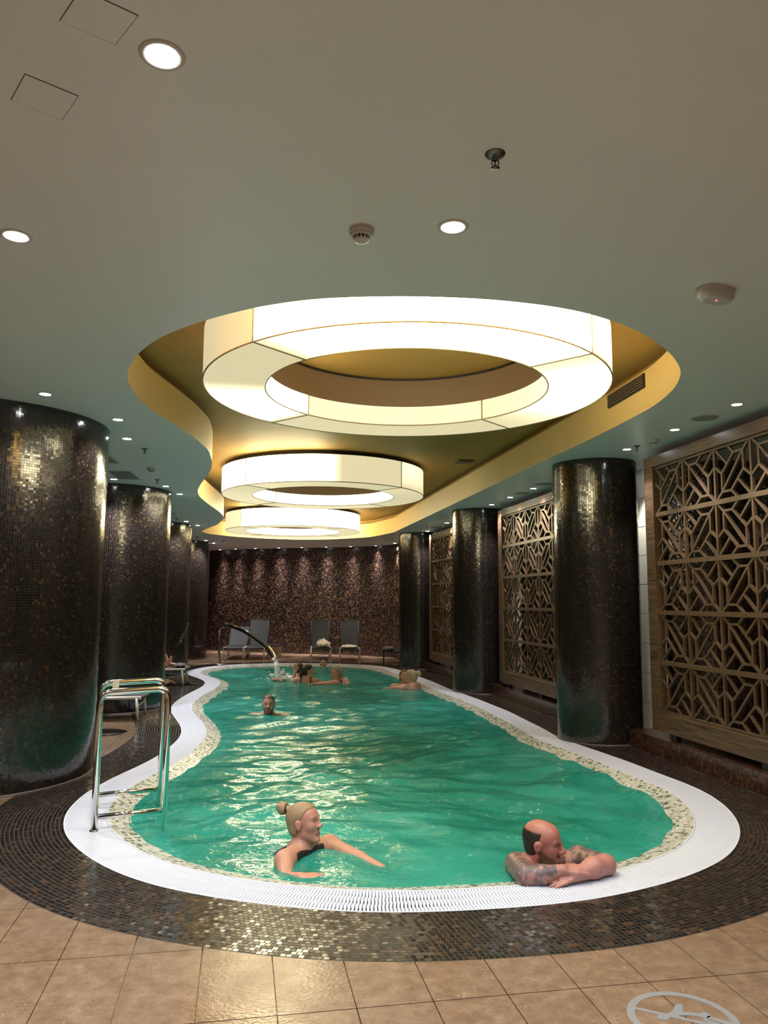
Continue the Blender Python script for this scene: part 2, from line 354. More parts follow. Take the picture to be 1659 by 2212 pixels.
WN = np.c_[WT[:, 1], -WT[:, 0]]                        # outward
def woff(d): return WC + WN * d
CC = closed_curve(CPTS, .05, .12)
def resample(C, step, phase=0.0):
    """equally spaced centres on a closed curve with tangents"""
    Q = np.vstack([C, C[:1]]); L = np.r_[0, np.cumsum(np.hypot(*np.diff(Q, axis=0).T))]
    n = int(round(L[-1] / step)); u = (np.arange(n) + phase) * L[-1] / n
    P = np.c_[np.interp(u, L, Q[:, 0]), np.interp(u, L, Q[:, 1])]
    T = tangent(C, 3); T = np.vstack([T, T[:1]])
    t = np.c_[np.interp(u, L, T[:, 0]), np.interp(u, L, T[:, 1])]; t /= np.linalg.norm(t, axis=1)[:, None]
    return P, t
def inside(P, C):
    """points in polygon"""
    x, y = P[:, 0], P[:, 1]; r = np.zeros(len(P), bool)
    for (x0, y0), (x1, y1) in zip(C, np.roll(C, -1, 0)):
        c = ((y0 > y) != (y1 > y)); 
        if not c.any(): continue
        xi = (x1 - x0) * (y - y0) / (y1 - y0 + 1e-12) + x0; r ^= c & (x < xi)
    return r

PILLARS = [  # x, y, radius, side
    (-3.49, 6.66, 1.00, 'L'), (-3.80, 10.80, .76, 'L'), (-4.62, 15.55, .70, 'L'), (-5.40, 20.2, .80, 'L'),
    (2.36, 8.55, .455, 'R'), (1.61, 12.97, .45, 'R'), (.80, 17.45, .45, 'R')]
def in_pillar(P, grow=0.0):
    r = np.zeros(len(P), bool)
    for x, y, q, _ in PILLARS: r |= np.hypot(P[:, 0] - x, P[:, 1] - y) < q + grow
    return r

# ------------------------------------------------------------------ floor
def tess_obj(name, loops, z, mats, parent=None, flip=False, uvscale=None):
    vl = [[Vector((p[0], p[1], 0)) for p in lp] for lp in loops]
    tris = tessellate_polygon(vl); V = [(p[0], p[1], z) for lp in loops for p in lp]
    F = []
    for t in tris:
        a, b, c = [np.array(V[i][:2]) for i in t]
        up = (b[0] - a[0]) * (c[1] - a[1]) - (b[1] - a[1]) * (c[0] - a[0]) > 0
        F.append(list(t) if up != flip else list(t)[::-1])
    return ob(name, mesh_np(name, V, F), mats, parent)
# room corners in (s, n)
ROOM = [SN(-9.5, -2.4), SN(17.5, -2.4), SN(17.5, 9.2), SN(-9.5, 9.2)]
B52 = woff(.50)
slab_hole = woff(.02)
floor = tess_obj('floor', [ROOM, slab_hole[::3][::-1]], -.012, M['stone_far'])
tag(floor, 'beige limestone tile floor around the pool', kind='structure')

# individual limestone tiles near the camera, cut to the border of the dark mosaic
TW, TL = .2845, .58
def clip_tile(rect, C):
    """parts of the rectangle outside the closed curve C, as triangles"""
    lo = rect.min(0) - .12; hi = rect.max(0) + .12
    m = ((C > lo) & (C < hi)).all(1)
    ins = inside(rect, C)
    if not m.any(): return None if ins.all() else 'full'
    vs = [Vector(p) for p in rect]; es = [(0, 1), (1, 2), (2, 3), (3, 0)]
    n = len(C); idx = np.nonzero(m)[0]; mp = {}
    for i in idx: mp[i] = len(vs); vs.append(Vector(C[i]))
    for i in idx:
        j = (i + 1) % n
        if j in mp: es.append((mp[i], mp[j]))
    v2, e2, f2, *_ = delaunay_2d_cdt(vs, es, [], 0, 1e-5)
    V = np.array([tuple(v) for v in v2]); cen = np.array([V[list(f)].mean(0) for f in f2])
    q = cen - rect[0]; ax = rect[1] - rect[0]; ay = rect[3] - rect[0]
    a = q @ ax / (ax @ ax); b = q @ ay / (ay @ ay)
    ok = (a > 0) & (a < 1) & (b > 0) & (b < 1) & ~inside(cen, C)
    if not ok.any(): return None
    return V, [list(f) for f, k in zip(f2, ok) if k]
full_tile = None; ntile = 0
for ks in range(-3, 26):
    for kn in range(-6, 26):
        s0 = -5.05 + ks * TL; n0 = 2.055 + kn * TW; g = .0022
        if s0 < -6.3: continue
        rect = np.array([SN(s0 + g, n0 + g), SN(s0 + g, n0 + TW - g), SN(s0 + TL - g, n0 + TW - g), SN(s0 + TL - g, n0 + g)])
        c = rect.mean(0)
        if c[1] > 10.4 or c[1] < 2.4: continue
        if abs(c[0]) > .52 * c[1] + .35 : continue
        if s0 > -3 and n0 < 3: continue
        if in_pillar(rect).all(): continue
        res = clip_tile(rect, B52)
        if res is None: continue
        if res == 'full':
            if full_tile is None:
                full_tile = MB().box((-TW / 2 + g, -TL / 2 + g, -.0115), (TW / 2 - g, TL / 2 - g, -.001), bev=.0012).mesh('floor_tile'); full_tile.materials.append(M['stone'])
            o = ob('floor_tile', full_tile); o.location = (c[0], c[1], 0); o.rotation_euler = (0, 0, ANG + (PI if random.random() < .5 else 0)); o.parent = floor
        else:
            V, F = res; bm = bmesh.new(); vs = [bm.verts.new((p[0], p[1], -.001)) for p in V]
            for f in F:
                try: bm.faces.new([vs[i] for i in f])
                except ValueError: pass
            bm.normal_update()
            for f in bm.faces:
                if f.normal.z < 0: f.normal_flip()
            ex = bmesh.ops.extrude_face_region(bm, geom=list(bm.faces))
            for e in ex['geom']:
                if isinstance(e, bmesh.types.BMVert): e.co.z = -.0115
            for v in [v for v in bm.verts if not v.link_faces]: bm.verts.remove(v)
            bmesh.ops.recalc_face_normals(bm, faces=bm.faces)
            me = bpy.data.meshes.new('floor_tile'); bm.to_mesh(me); bm.free(); ob('floor_tile', me, M['stone'], floor)
        ntile += 1

# ------------------------------------------------------------------ tile builders
def tile_boxes(P, T, Nn, hw, hb, z0, h=.004, tilt=.02, inset=.0012, slope=None):
    """P (n,2) centres, T tangents, Nn normals (plan); 8 verts, 5 faces per tile"""
    n = len(P); a = np.random.uniform(-tilt, tilt, n); b = np.random.uniform(-tilt, tilt, n)
    V = np.zeros((n, 8, 3))
    for k, (i, j) in enumerate([(-1, -1), (1, -1), (1, 1), (-1, 1)]):
        for lay in (0, 1):
            w_ = hw - (inset if lay else 0); b_ = hb - (inset if lay else 0)
            xy = P + T * (i * w_) + Nn * (j * b_)
            V[:, k + 4 * lay, :2] = xy
            V[:, k + 4 * lay, 2] = z0 + (a * i * w_ + b * j * b_ if lay else -h)
            if slope is not None: V[:, k + 4 * lay, 2] += slope * j * b_
    base = (np.arange(n) * 8)[:, None, None]
    f = np.array([[4, 5, 6, 7], [0, 1, 5, 4], [1, 2, 6, 5], [2, 3, 7, 6], [3, 0, 4, 7]])[None]
    return V, (base + f)
def split_tiles(V, F5, tid, dist, name, mt, parent, limit=300, stuffname=None):
    """the `limit` nearest tiles become objects, the rest one stuff mesh"""
    order = np.argsort(dist); near = order[:limit]; rest = order[limit:]
    for i in near:
        c = V[i].mean(0); me = mesh_np(name, V[i] - c, (F5[i] - i * 8), tid=np.full(5, tid[i]))
        o = ob(name, me, mt, parent); o.location = c
    nr = len(rest); V2 = V[rest].reshape(-1, 3)
    F2 = ((np.arange(nr) * 8)[:, None, None] + (F5[0] - 0)[None]).reshape(-1, 4)
    o = ob(stuffname or name + 's', mesh_np(name, V2, F2, tid=np.repeat(tid[rest], 5)), mt, parent); o['kind'] = 'stuff'; return o

# dark mosaic border of the floor
def strip(name, c0, c1, z0, z1, mt, parent, step=1):
    a = c0[::step]; b = c1[::step]; n = len(a)
    V = np.vstack([np.c_[a, np.full(n, z0) if np.isscalar(z0) else z0], np.c_[b, np.full(n, z1) if np.isscalar(z1) else z1]])
    i = np.arange(n); j = (i + 1) % n
    return ob(name, mesh_np(name, V, np.c_[i, j, j + n, i + n][:, ::-1], smooth=True), mt, parent)
border = strip('mosaic_border', woff(0.0), woff(.503), -.0008, -.0008, M['grout_dark'], floor)
Vs, Fs, Ds = [], [], []
PT = .0262; rows = 19
for k in range(rows):
    d = .5 * (k + .5) / rows
    P, T = resample(woff(d), PT, phase=.5 * (k % 2) + .1 * random.random()); Nn = np.c_[T[:, 1], -T[:, 0]]
    s, n = toSN(P); keep = (n > -.02) & ~in_pillar(P, -.01)
    P, T, Nn = P[keep], T[keep], Nn[keep]
    V, F = tile_boxes(P, T, Nn, PT / 2 - .0013, .5 / rows / 2 - .0013, 0.0, tilt=.035); Vs.append(V)
V = np.concatenate(Vs); n = len(V); F = (np.arange(n) * 8)[:, None, None] + np.array([[4, 5, 6, 7], [0, 1, 5, 4], [1, 2, 6, 5], [2, 3, 7, 6], [3, 0, 4, 7]])[None]
dist = np.hypot(V[:, 0, 0], V[:, 0, 1])
split_tiles(V, F, np.random.rand(n), dist, 'mosaic_tile', M['tile_black'], border, stuffname='mosaic_tile_field')

# ------------------------------------------------------------------ pool
pool = empty('swimming_pool', (0, 5, 0))
def pchild(o): o.parent = pool; o.matrix_parent_inverse = Matrix.Translation((0, -5, 0)); return o
tag(pool, 'long freeform swimming pool with wavy left edge and white overflow grating', 'pool')
# basin
GW, MWD = .27, .20
DRP = .24
basin_bm = []
prof = [(-.30 - MWD, -.05 - .03), (-.34 - MWD, -.25), (-.34 - MWD, -1.35)]
cs = [woff(d) for d, z in prof]; nC = len(WC)
V = np.vstack([np.c_[c[::2], np.full(len(c[::2]), z)] for c, (d, z) in zip(cs, prof)]); nn = len(cs[0][::2])
Fq = [];
for L_ in range(len(prof) - 1):
    for i in range(nn): j = (i + 1) % nn; Fq.append([L_ * nn + i, L_ * nn + j, (L_ + 1) * nn + j, (L_ + 1) * nn + i])
tr = tessellate_polygon([[Vector((p[0], p[1], 0)) for p in cs[-1][::2]]]); Fq += [[2 * nn + i for i in t] for t in tr]
pchild(ob('basin', mesh_np('basin', V, Fq), M['basin']))
# overflow grating: gutter + wavy slats
grating = pchild(strip('overflow_grating', woff(-GW - .01), woff(-.001), -.03, -.03, M['gutter'], None))
for d, nm in ((-.003, 'grating_rim'), (-GW, 'grating_rim')):
    a = woff(d - .004)[::2]; b = woff(d + .004)[::2]; k = len(a)
    V = np.vstack([np.c_[a, np.full(k, -.03)], np.c_[a, np.full(k, .001)], np.c_[b, np.full(k, .001)], np.c_[b, np.full(k, -.03)]])
    i = np.arange(k); j = (i + 1) % k
    F = np.vstack([np.c_[i + q * k, j + q * k, j + (q + 1) * k, i + (q + 1) * k] for q in range(3)])
    ob(nm, mesh_np(nm, V, F), M['grate'], grating)
SLN = 12
def slat_mesh():
    t = np.linspace(-.5, .5, SLN + 1); y = t * (GW - .012); xo = .0026 * np.sin(2 * PI * 3 * (t + .5)); hw = .0062
    V = []; 
    for lay, z in ((0, -.016), (1, 0.0)):
        for sg in (-1, 1): V.append(np.c_[xo + sg * (hw - (.0012 if lay else 0)), y, np.full(SLN + 1, z)])
    V = np.vstack(V); m_ = SLN + 1; i = np.arange(SLN)
    q = lambda a, b: np.c_[a * m_ + i, a * m_ + i + 1, b * m_ + i + 1, b * m_ + i]
    return V, np.vstack([q(3, 2), q(2, 0), q(1, 3)])
SV, SF = slat_mesh(); slat_me = mesh_np('grate_slat', SV, SF); slat_me.materials.append(M['grate'])
P, T = resample(woff(-GW / 2), .0176)
order = np.argsort(np.hypot(P[:, 0], P[:, 1]))
for i in order[:300]:
    o = ob('grate_slat', slat_me, None, grating); o.location = (P[i, 0], P[i, 1], 0); o.rotation_euler = (0, 0, math.atan2(T[i, 1], T[i, 0]))
rest = order[300:]; c_, s_ = T[rest, 0][:, None], T[rest, 1][:, None]
VV = np.stack([P[rest, 0][:, None] + SV[:, 0] * c_ - SV[:, 1] * s_, P[rest, 1][:, None] + SV[:, 0] * s_ + SV[:, 1] * c_, np.broadcast_to(SV[:, 2], (len(rest), len(SV)))], -1)
FF = ((np.arange(len(rest)) * len(SV))[:, None, None] + SF[None]).reshape(-1, 4)
o = ob('grate_slats', mesh_np('grate_slats', VV.reshape(-1, 3), FF), M['grate'], grating); o['kind'] = 'stuff'
# sloping cream and green mosaic beach
beach = pchild(strip('edge_mosaic', woff(-GW - MWD - .06), woff(-GW - .002), -.0035 - (MWD + .06) * DRP, -.0035, M['grout_pale'], None))
Vs = []; rows = 11; stp = (MWD + .055) / rows
for k in range(rows):
    d = -GW - .004 - stp * (k + .5)
    P, T = resample(woff(d), .023, phase=random.random()); Nn = np.c_[T[:, 1], -T[:, 0]]
    V, _ = tile_boxes(P, T, Nn, .0115 - .0011, stp / 2 - .0011, -(stp * (k + .5)) * DRP, tilt=.05, slope=DRP); Vs.append(V)
V = np.concatenate(Vs); n = len(V); F = (np.arange(n) * 8)[:, None, None] + np.array([[4, 5, 6, 7], [0, 1, 5, 4], [1, 2, 6, 5], [2, 3, 7, 6], [3, 0, 4, 7]])[None]
split_tiles(V, F, np.random.rand(n), np.hypot(V[:, 0, 0], V[:, 0, 1]), 'edge_tile', M['tile_green'], beach, stuffname='edge_tile_field')

# water surface: real ripples on a fine grid
WZ = -.036
PEOPLE_XY = [(-.45, 4.75, .9), (.95, 4.6, .35), (-1.53, 10.4, .8), (-1.45, 14.6, .9), (-.86, 14.4, .7), (.45, 13.6, .5), (-2.09, 15.5, 1.6)]
def waves(x, y):
    rng = np.random.RandomState(3); z = np.zeros_like(x)
    wx = x + .22 * np.sin(1.1 * y + .6 * x) + .1 * np.sin(2.3 * x - 1.7 * y); wy = y + .22 * np.sin(.9 * x - .5 * y + 1) + .1 * np.sin(1.9 * y + 2.1 * x)
    for i in range(26):
        lam = .16 * 1.9 ** (rng.rand() * 3.4); k = 2 * PI / lam
        th = rng.normal(PI / 2, .75) if i % 2 else rng.rand() * 2 * PI
        amp = .0038 * lam ** .85 * (1.0 if lam > .3 else 1.15)
        z += amp * np.sin(k * (wx * math.cos(th) + wy * math.sin(th)) + rng.rand() * 7) * (1 + .5 * np.sin(1.3 * x + i) * np.sin(1.1 * y + 2 * i))
    for (px, py, st) in PEOPLE_XY:
        r = np.hypot(x - px, y - py); z += .006 * st * np.sin(2 * PI * r / .3) * np.exp(-r / .55)
    r = np.hypot(x + 2.09, y - 15.4); z += .012 * np.random.RandomState(1).randn(*x.shape) * np.exp(-(r / .35) ** 2)
    return z
gs = .026
gx = np.arange(-4.2, 2.6, gs); gy = np.concatenate([np.arange(3.9, 9, gs), np.arange(9, 18.7, gs * 1.7)])
X, Y = np.meshgrid(gx, gy, indexing='ij')
EDG = woff(-GW - MWD)[::6]; ED = np.full(X.shape, 9.0)      # the waves die down towards the edge
for (ex, ey) in EDG:
    i0, i1 = np.searchsorted(gx, (ex - .5, ex + .5)); j0, j1 = np.searchsorted(gy, (ey - .5, ey + .5))
    ED[i0:i1, j0:j1] = np.minimum(ED[i0:i1, j0:j1], np.hypot(X[i0:i1, j0:j1] - ex, Y[i0:i1, j0:j1] - ey))
Z = WZ + waves(X, Y) * (.18 + .82 * np.clip(ED / .45, 0, 1))
WIN = woff(-GW - MWD * .62)
cx = .25 * (X[:-1, :-1] + X[1:, :-1] + X[:-1, 1:] + X[1:, 1:]); cy = .25 * (Y[:-1, :-1] + Y[1:, :-1] + Y[:-1, 1:] + Y[1:, 1:])
ins = inside(np.c_[cx.ravel(), cy.ravel()], WIN[::4])
ny = len(gy); I, J = np.meshgrid(np.arange(len(gx) - 1), np.arange(ny - 1), indexing='ij'); a = (I * ny + J).ravel()[ins]
F = np.c_[a, a + ny, a + ny + 1, a + 1]; used, inv = np.unique(F, return_inverse=True)
water = ob('pool_water', mesh_np('pool_water', np.c_[X.ravel(), Y.ravel(), Z.ravel()][used], inv.reshape(-1, 4), smooth=True), M['water'])
tag(water, 'green rippled pool water filling the freeform pool', 'water', kind='stuff')

# ------------------------------------------------------------------ ceiling
ceiling = tess_obj('ceiling', [ROOM, CC[::-1]], CEIL, M['ceil'], flip=True)
tag(ceiling, 'smooth pale grey ceiling with a wavy golden recess', kind='structure')
nC = len(CC); CT = tangent(CC, 2); ar = .5 * np.sum(CC[:, 0] * np.roll(CC[:, 1], -1) - np.roll(CC[:, 0], -1) * CC[:, 1])
CNo = np.c_[CT[:, 1], -CT[:, 0]] * (1 if ar > 0 else -1)
def loft(name, rings, mt, parent):
    n = len(rings[0][0]); V = np.vstack([np.c_[c, np.full(n, z)] for c, z in rings]); i = np.arange(n); j = (i + 1) % n
    F = np.vstack([np.c_[i + k * n, j + k * n, j + (k + 1) * n, i + (k + 1) * n] for k in range(len(rings) - 1)])
    return ob(name, mesh_np(name, V, F, smooth=True), mt, parent)
COVE_Z = 3.42
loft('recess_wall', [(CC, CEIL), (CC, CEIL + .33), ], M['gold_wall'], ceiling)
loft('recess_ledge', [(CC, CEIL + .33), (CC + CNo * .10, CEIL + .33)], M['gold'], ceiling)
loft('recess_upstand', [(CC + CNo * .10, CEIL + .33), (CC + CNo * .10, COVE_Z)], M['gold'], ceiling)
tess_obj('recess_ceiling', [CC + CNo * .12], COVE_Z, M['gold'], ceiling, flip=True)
# access panels: thin dark joints around a flush panel
for k, q in enumerate([[(-0.88, 1.90), (-0.76, 1.99), (-0.66, 1.88), (-0.78, 1.79)], [(-1.07, 2.11), (-0.95, 2.21), (-1.05, 2.33), (-1.17, 2.23)]]):
    c = np.mean(q, 0); m_ = MB().poly([c + (np.array(p) - c) * 1.0 for p in q], CEIL - .0015, CEIL + .002)
    fr_ = m_.build('access_panel_joint', M['grille_dark'], ceiling)
    MB().poly([c + (np.array(p) - c) * .975 for p in q], CEIL - .0022, CEIL + .002).build('access_panel', M['ceil'], ceiling)

# ------------------------------------------------------------------ walls
def wall_uv(name, pts, z0, z1, mt, label):
    pts = np.array(pts, float); L = np.r_[0, np.cumsum(np.hypot(*np.diff(pts, axis=0).T))]; n = len(pts)
    V = np.vstack([np.c_[pts, np.full(n, z0)], np.c_[pts, np.full(n, z1)]]); F = [[i, i + 1, i + 1 + n, i + n] for i in range(n - 1)]
    uv = [c for i in range(n - 1) for c in ((L[i], z0), (L[i + 1], z0), (L[i + 1], z1), (L[i], z1))]
    o = ob(name, mesh_np(name, V, np.array(F), uv=uv), mt); tag(o, label, kind='structure'); return o
bw = np.array([(1.3, 19.6), (.45, 20.7), (-.4, 21.45), (-1.3, 21.9), (-2.4, 22.2), (-3.5, 22.55), (-4.6, 23.1), (-5.7, 23.9), (-6.9, 25.0)])
tt = np.linspace(0, len(bw) - 1, 60); bws = np.c_[np.interp(tt, range(len(bw)), bw[:, 0]), np.interp(tt, range(len(bw)), bw[:, 1])]
for _ in range(12): bws[1:-1] = .25 * bws[:-2] + .5 * bws[1:-1] + .25 * bws[2:]
wall_uv('wall_back', bws, -.01, CEIL, M['wall_back'], 'curved dark wall of brown and copper mosaic behind the loungers')
wall_uv('wall_left', [SN(-9.5, 9.2), SN(17.5, 9.2)], -.01, CEIL, M['wall_dark'], 'dark mosaic wall behind the left-hand columns')
wall_uv('wall_rear', [SN(-9.5, -2.4), SN(-9.5, 9.2)], -.01, CEIL, M['plaster'], 'plain wall behind the viewer')
wall_uv('wall_right', [SN(17.5, -2.4), SN(-9.5, -2.4)], -.01, CEIL, M['wall_dark'], 'dark wall behind the lattice screens')
wall_uv('wall_far', [SN(17.5, 9.2), SN(17.5, -2.4)], -.01, CEIL, M['wall_dark'], 'dark wall beyond the curved mosaic wall')

# ------------------------------------------------------------------ columns
def column(x, y, r, ts, label):
    root = empty('mosaic_column', (x, y, 0)); tag(root, label, 'column', 'dark mosaic columns round the pool')
    MB().lathe([(r, 0), (r, CEIL)], n=96).build('core', M['grout_col'], root)
    n = int(2 * PI * r / ts); m_ = int(2.985 / ts); th = (np.arange(n) + .5) * 2 * PI / n; zz = .008 + (np.arange(m_) + .5) * 2.985 / m_
    TH, ZZ = [q.ravel() for q in np.meshgrid(th, zz)]; k = len(TH); rr = r + .0022
    C = np.c_[rr * np.cos(TH), rr * np.sin(TH), ZZ]; U = np.c_[-np.sin(TH), np.cos(TH), np.zeros(k)]; Nn = np.c_[np.cos(TH), np.sin(TH), np.zeros(k)]
    W_ = np.array([0, 0, 1.0]); hw = 2 * PI * r / n / 2 - .0011; hh = 2.985 / m_ / 2 - .0011
    a = np.random.normal(0, .012, k)[:, None]; b = np.random.normal(0, .012, k)[:, None]
    V = np.stack([C + U * (i * hw) + W_ * (j * hh) + Nn * (a * i * hw + b * j * hh) for i, j in ((-1, -1), (1, -1), (1, 1), (-1, 1))], 1).reshape(-1, 3)
    F = np.arange(4 * k).reshape(-1, 4)
    o = ob('mosaic_tiles', mesh_np('mosaic_tiles', V, F, tid=np.random.rand(k)), M['tile_col'], root); o['kind'] = 'stuff'
    MB().lathe([(r + .012, 0), (r + .012, .006), (r + .003, .012)], n=96).build('base_joint', M['grout_col'], root)
    return root
CL = ['widest dark mosaic column at the left edge of the picture', 'dark mosaic column just behind the pool handrail', 'third dark mosaic column along the left side of the pool',
      'dark mosaic column at the far left, next to the curved back wall', 'dark mosaic column on the right beside the nearest lattice screen',
      'middle dark mosaic column on the right, between two lattice screens', 'farthest dark mosaic column on the right, near the back wall']
for (x, y, r, sd), lb in zip(PILLARS, CL): column(x, y, r, .0207 if r > .95 else .0235, lb)

# ------------------------------------------------------------------ plinths and lattice screens
def face_tiles(name, o0, eu, ev, en, lu, lv, ts, parent, mt=None):
    """tiles on a plane patch"""
    nu, nv = int(lu / ts), int(lv / ts); u = (np.arange(nu) + .5) * lu / nu; v = (np.arange(nv) + .5) * lv / nv
    Uc, Vc = [q.ravel() for q in np.meshgrid(u, v)]; k = len(Uc); hu, hv = lu / nu / 2 - .0012, lv / nv / 2 - .0012
    o0, eu, ev, en = map(np.array, (o0, eu, ev, en)); C = o0 + Uc[:, None] * eu + Vc[:, None] * ev + en * .002
    a = np.random.normal(0, .012, k)[:, None]; b = np.random.normal(0, .012, k)[:, None]
    V = np.stack([C + eu * (i * hu) + ev * (j * hv) + en * (a * i * hu + b * j * hv) for i, j in ((-1, -1), (1, -1), (1, 1), (-1, 1))], 1).reshape(-1, 3)
    F = np.arange(4 * k).reshape(-1, 4)
    n0 = np.cross(V[1] - V[0], V[2] - V[0])
    if n0 @ en < 0: F = F[:, ::-1].copy()
    o = ob(name, mesh_np(name, V, F, tid=np.random.rand(k)), mt or M['tile_red'], parent); o['kind'] = 'stuff'; return o
PH = .17
def plinth(s0, s1, label):
    root = empty('mosaic_plinth'); root.matrix_world = MW @ Matrix.Translation((0, s0, 0)); tag(root, label, 'plinth', 'red-brown plinths under the screens')
    L_ = s1 - s0
    MB().box((.03, 0, 0), (.42, L_, PH)).build('core', M['grout_dark'], root)
    face_tiles('front_tiles', (.03, 0, .004), (0, 1, 0), (0, 0, 1), (-1, 0, 0), L_, PH - .004, .024, root)
    face_tiles('top_tiles', (.03, 0, PH), (0, 1, 0), (1, 0, 0), (0, 0, 1), L_, .39, .024, root)
    face_tiles('end_tiles', (.03, 0, .004), (1, 0, 0), (0, 0, 1), (0, -1, 0), .39, PH - .004, .024, root)
    face_tiles('end_tiles', (.03, L_, .004), (1, 0, 0), (0, 0, 1), (0, 1, 0), .39, PH - .004, .024, root)
plinth(-6.2, -.46, 'red-brown mosaic plinth under the nearest lattice screen')
plinth(.48, 4.03, 'red-brown mosaic plinth under the second lattice screen')
plinth(4.96, 8.58, 'red-brown mosaic plinth under the third lattice screen')
plinth(9.55, 11.4, 'red-brown mosaic plinth beyond the farthest right column')

unit = MB().box((-.5, -.5, -.5), (.5, .5, .5)).mesh('bar'); unit.materials.append(M['wood'])
def half_cell():
    return [((.2, .83), (.8, .17)), ((.2, .5), (.55, .17)), ((.8, .5), (.45, .83)), ((.55, .17), (.8, .17)), ((.55, .17), (.35, 0)),
            ((.45, .83), (.2, .83)), ((.45, .83), (.65, 1)), ((0, 0), (.36, .35)), ((1, 1), (.64, .65)),
            ((0, .35), (.2, .5)), ((.2, .5), (.2, .83)), ((.2, .83), (0, 1)), ((1, .65), (.8, .5)), ((.8, .5), (.8, .17)), ((.8, .17), (1, 0))]
def screen(s_far, label, joined, ncol=6):
    """s_far: outer far edge; the screen runs towards the viewer from there"""
    CW, RH, ST = .49, .48, .165
    wd = ncol * CW + 2 * ST
    root = empty('lattice_screen'); root.matrix_world = MW @ Matrix.Translation((.10, s_far - wd, PH + .004)); tag(root, label, 'screen', 'carved wooden lattice screens')
    zb, zt = .055, 2.74   # above the plinth
    zi0 = .40 - PH; zi1 = 2.80 - PH
    def brd(name, y0, y1, z0, z1, x0=-.02, x1=.06): MB().box((x0, y0, z0), (x1, y1, z1), bev=.004).build(name, M['wood'], root)
    brd('top_rail', 0, wd, zi1, zt); brd('bottom_rail', 0, wd, zb, zi0); brd('stile', 0, ST, zi0, zi1); brd('stile', wd - ST, wd, zi0, zi1)
    brd('inner_trim', ST, wd - ST, zi1 - .025, zi1, .0, .05); brd('inner_trim', ST, wd - ST, zi0, zi0 + .025, .0, .05)
    for yf in (.35, wd * .5, wd - .35): MB().box((0, yf - .04, 0), (.05, yf + .04, zb)).build('foot', M['blackmetal'], root)
    bars = []
    def bar(y0, z0, y1, z1, wdt, dep, nm): bars.append((y0, z0, y1, z1, wdt, dep, nm))
    for r_ in range(1, 5): bar(ST, zi0 + r_ * RH, wd - ST, zi0 + r_ * RH, .042, .044, 'rail')
    for c_ in range(1, ncol):
        for r_ in range(5): bar(ST + c_ * CW, zi0 + r_ * RH, ST + c_ * CW, zi0 + (r_ + 1) * RH, .024, .028, 'lattice_bar')
    for c_ in range(ncol):
        for r_ in range(5):
            for (a, b) in half_cell():
                fl = (c_ + r_ + ncol) % 2 == 0
                def tr(p):
                    u, v = p
                    v = 1 - v if fl else v
                    return ST + (c_ + u) * CW, zi0 + (r_ + v) * RH
                (y0, z0), (y1, z1) = tr(a), tr(b); bar(y0, z0, y1, z1, .021, .024, 'lattice_bar')
    bars.sort(key=lambda q: -(min(q[0], q[2])))      # far end (towards the frame's visible side) first
    if joined: jm = MB()
    cnt = 0; jm2 = None
    for (y0, z0, y1, z1, wdt, dep, nm) in bars:
        dy, dz = y1 - y0, z1 - z0; L_ = math.hypot(dy, dz) + wdt * .55; ang = math.atan2(dz, dy)
        Mx = Matrix.Translation((.02, (y0 + y1) / 2, (z0 + z1) / 2)) @ Matrix.Rotation(ang, 4, 'X') @ Matrix.Diagonal((dep + random.uniform(-.0008, .0008), L_, wdt, 1))
        if joined and nm != 'rail': jm.box((-.5, -.5, -.5), (.5, .5, .5), Mx)
        elif nm == 'rail' or cnt < 296:
            o = ob(nm, unit, None, root); o.matrix_local = Mx; cnt += nm != 'rail'
        else:
            if jm2 is None: jm2 = MB()
            jm2.box((-.5, -.5, -.5), (.5, .5, .5), Mx)
    if joined: jm.build('lattice', M['wood'], root)['kind'] = 'stuff'
    if jm2: jm2.build('lattice', M['wood'], root)['kind'] = 'stuff'
    return root
screen(-.83, 'carved lattice screen at the right edge, nearest to the viewer', False)
screen(3.75, 'carved lattice screen between the two nearest right-hand columns', False)
screen(8.36, 'carved lattice screen between the middle and farthest right-hand columns', True)
screen(12.96, 'carved lattice screen beyond the farthest right-hand column', True)

# white glazed piers behind the right-hand columns, seen past and through the screens
for sp, lb in ((.20, 'white glazed tile pier behind the nearest right-hand column'), (4.70, 'white glazed tile pier behind the middle right-hand column'), (9.26, 'white glazed tile pier behind the farthest right-hand column')):
    root = empty('tiled_pier'); root.matrix_world = MW @ Matrix.Translation((.62, sp, 0)); tag(root, lb, 'pier', 'white piers behind the screens')
    MB().box((.012, -.228, 0), (.10, .228, CEIL)).build('core', M['tile_joint'], root)
    hh = CEIL / 9
    for k in range(9):
        MB().box((0, -.24, k * hh + .003), (.02, -.003, (k + 1) * hh - .003), bev=.003).build('glazed_tile', M['white_tile'], root)
        MB().box((0, .003, k * hh + .003), (.02, .24, (k + 1) * hh - .003), bev=.003).build('glazed_tile', M['white_tile'], root)
        MB().box((.02, -.24, k * hh + .003), (.11, -.222, (k + 1) * hh - .003), bev=.003).build('glazed_tile', M['white_tile'], root)
# brown mosaic piers in the corridor behind the screens
for s0, s1, lb in ((-.55, .30, 'brown mosaic pier seen through the nearest lattice screen'), (3.95, 4.8, 'brown mosaic pier seen through the second lattice screen')):
    root = empty('mosaic_pier'); root.matrix_world = MW @ Matrix.Translation((1.0, s0, 0)); tag(root, lb, 'pier', 'brown mosaic piers in the corridor')
    m_ = MB().box((0, 0, 0), (.5, s1 - s0, CEIL - .001)).mesh('shaft')
    l = m_.uv_layers.new(name='UVMap')
    for p in m_.polygons:
        for li in p.loop_indices:
            v = m_.vertices[m_.loops[li].vertex_index].co; l.data[li].uv = (v.y + v.x, v.z)
    ob('shaft', m_, M['wall_pier'], root)

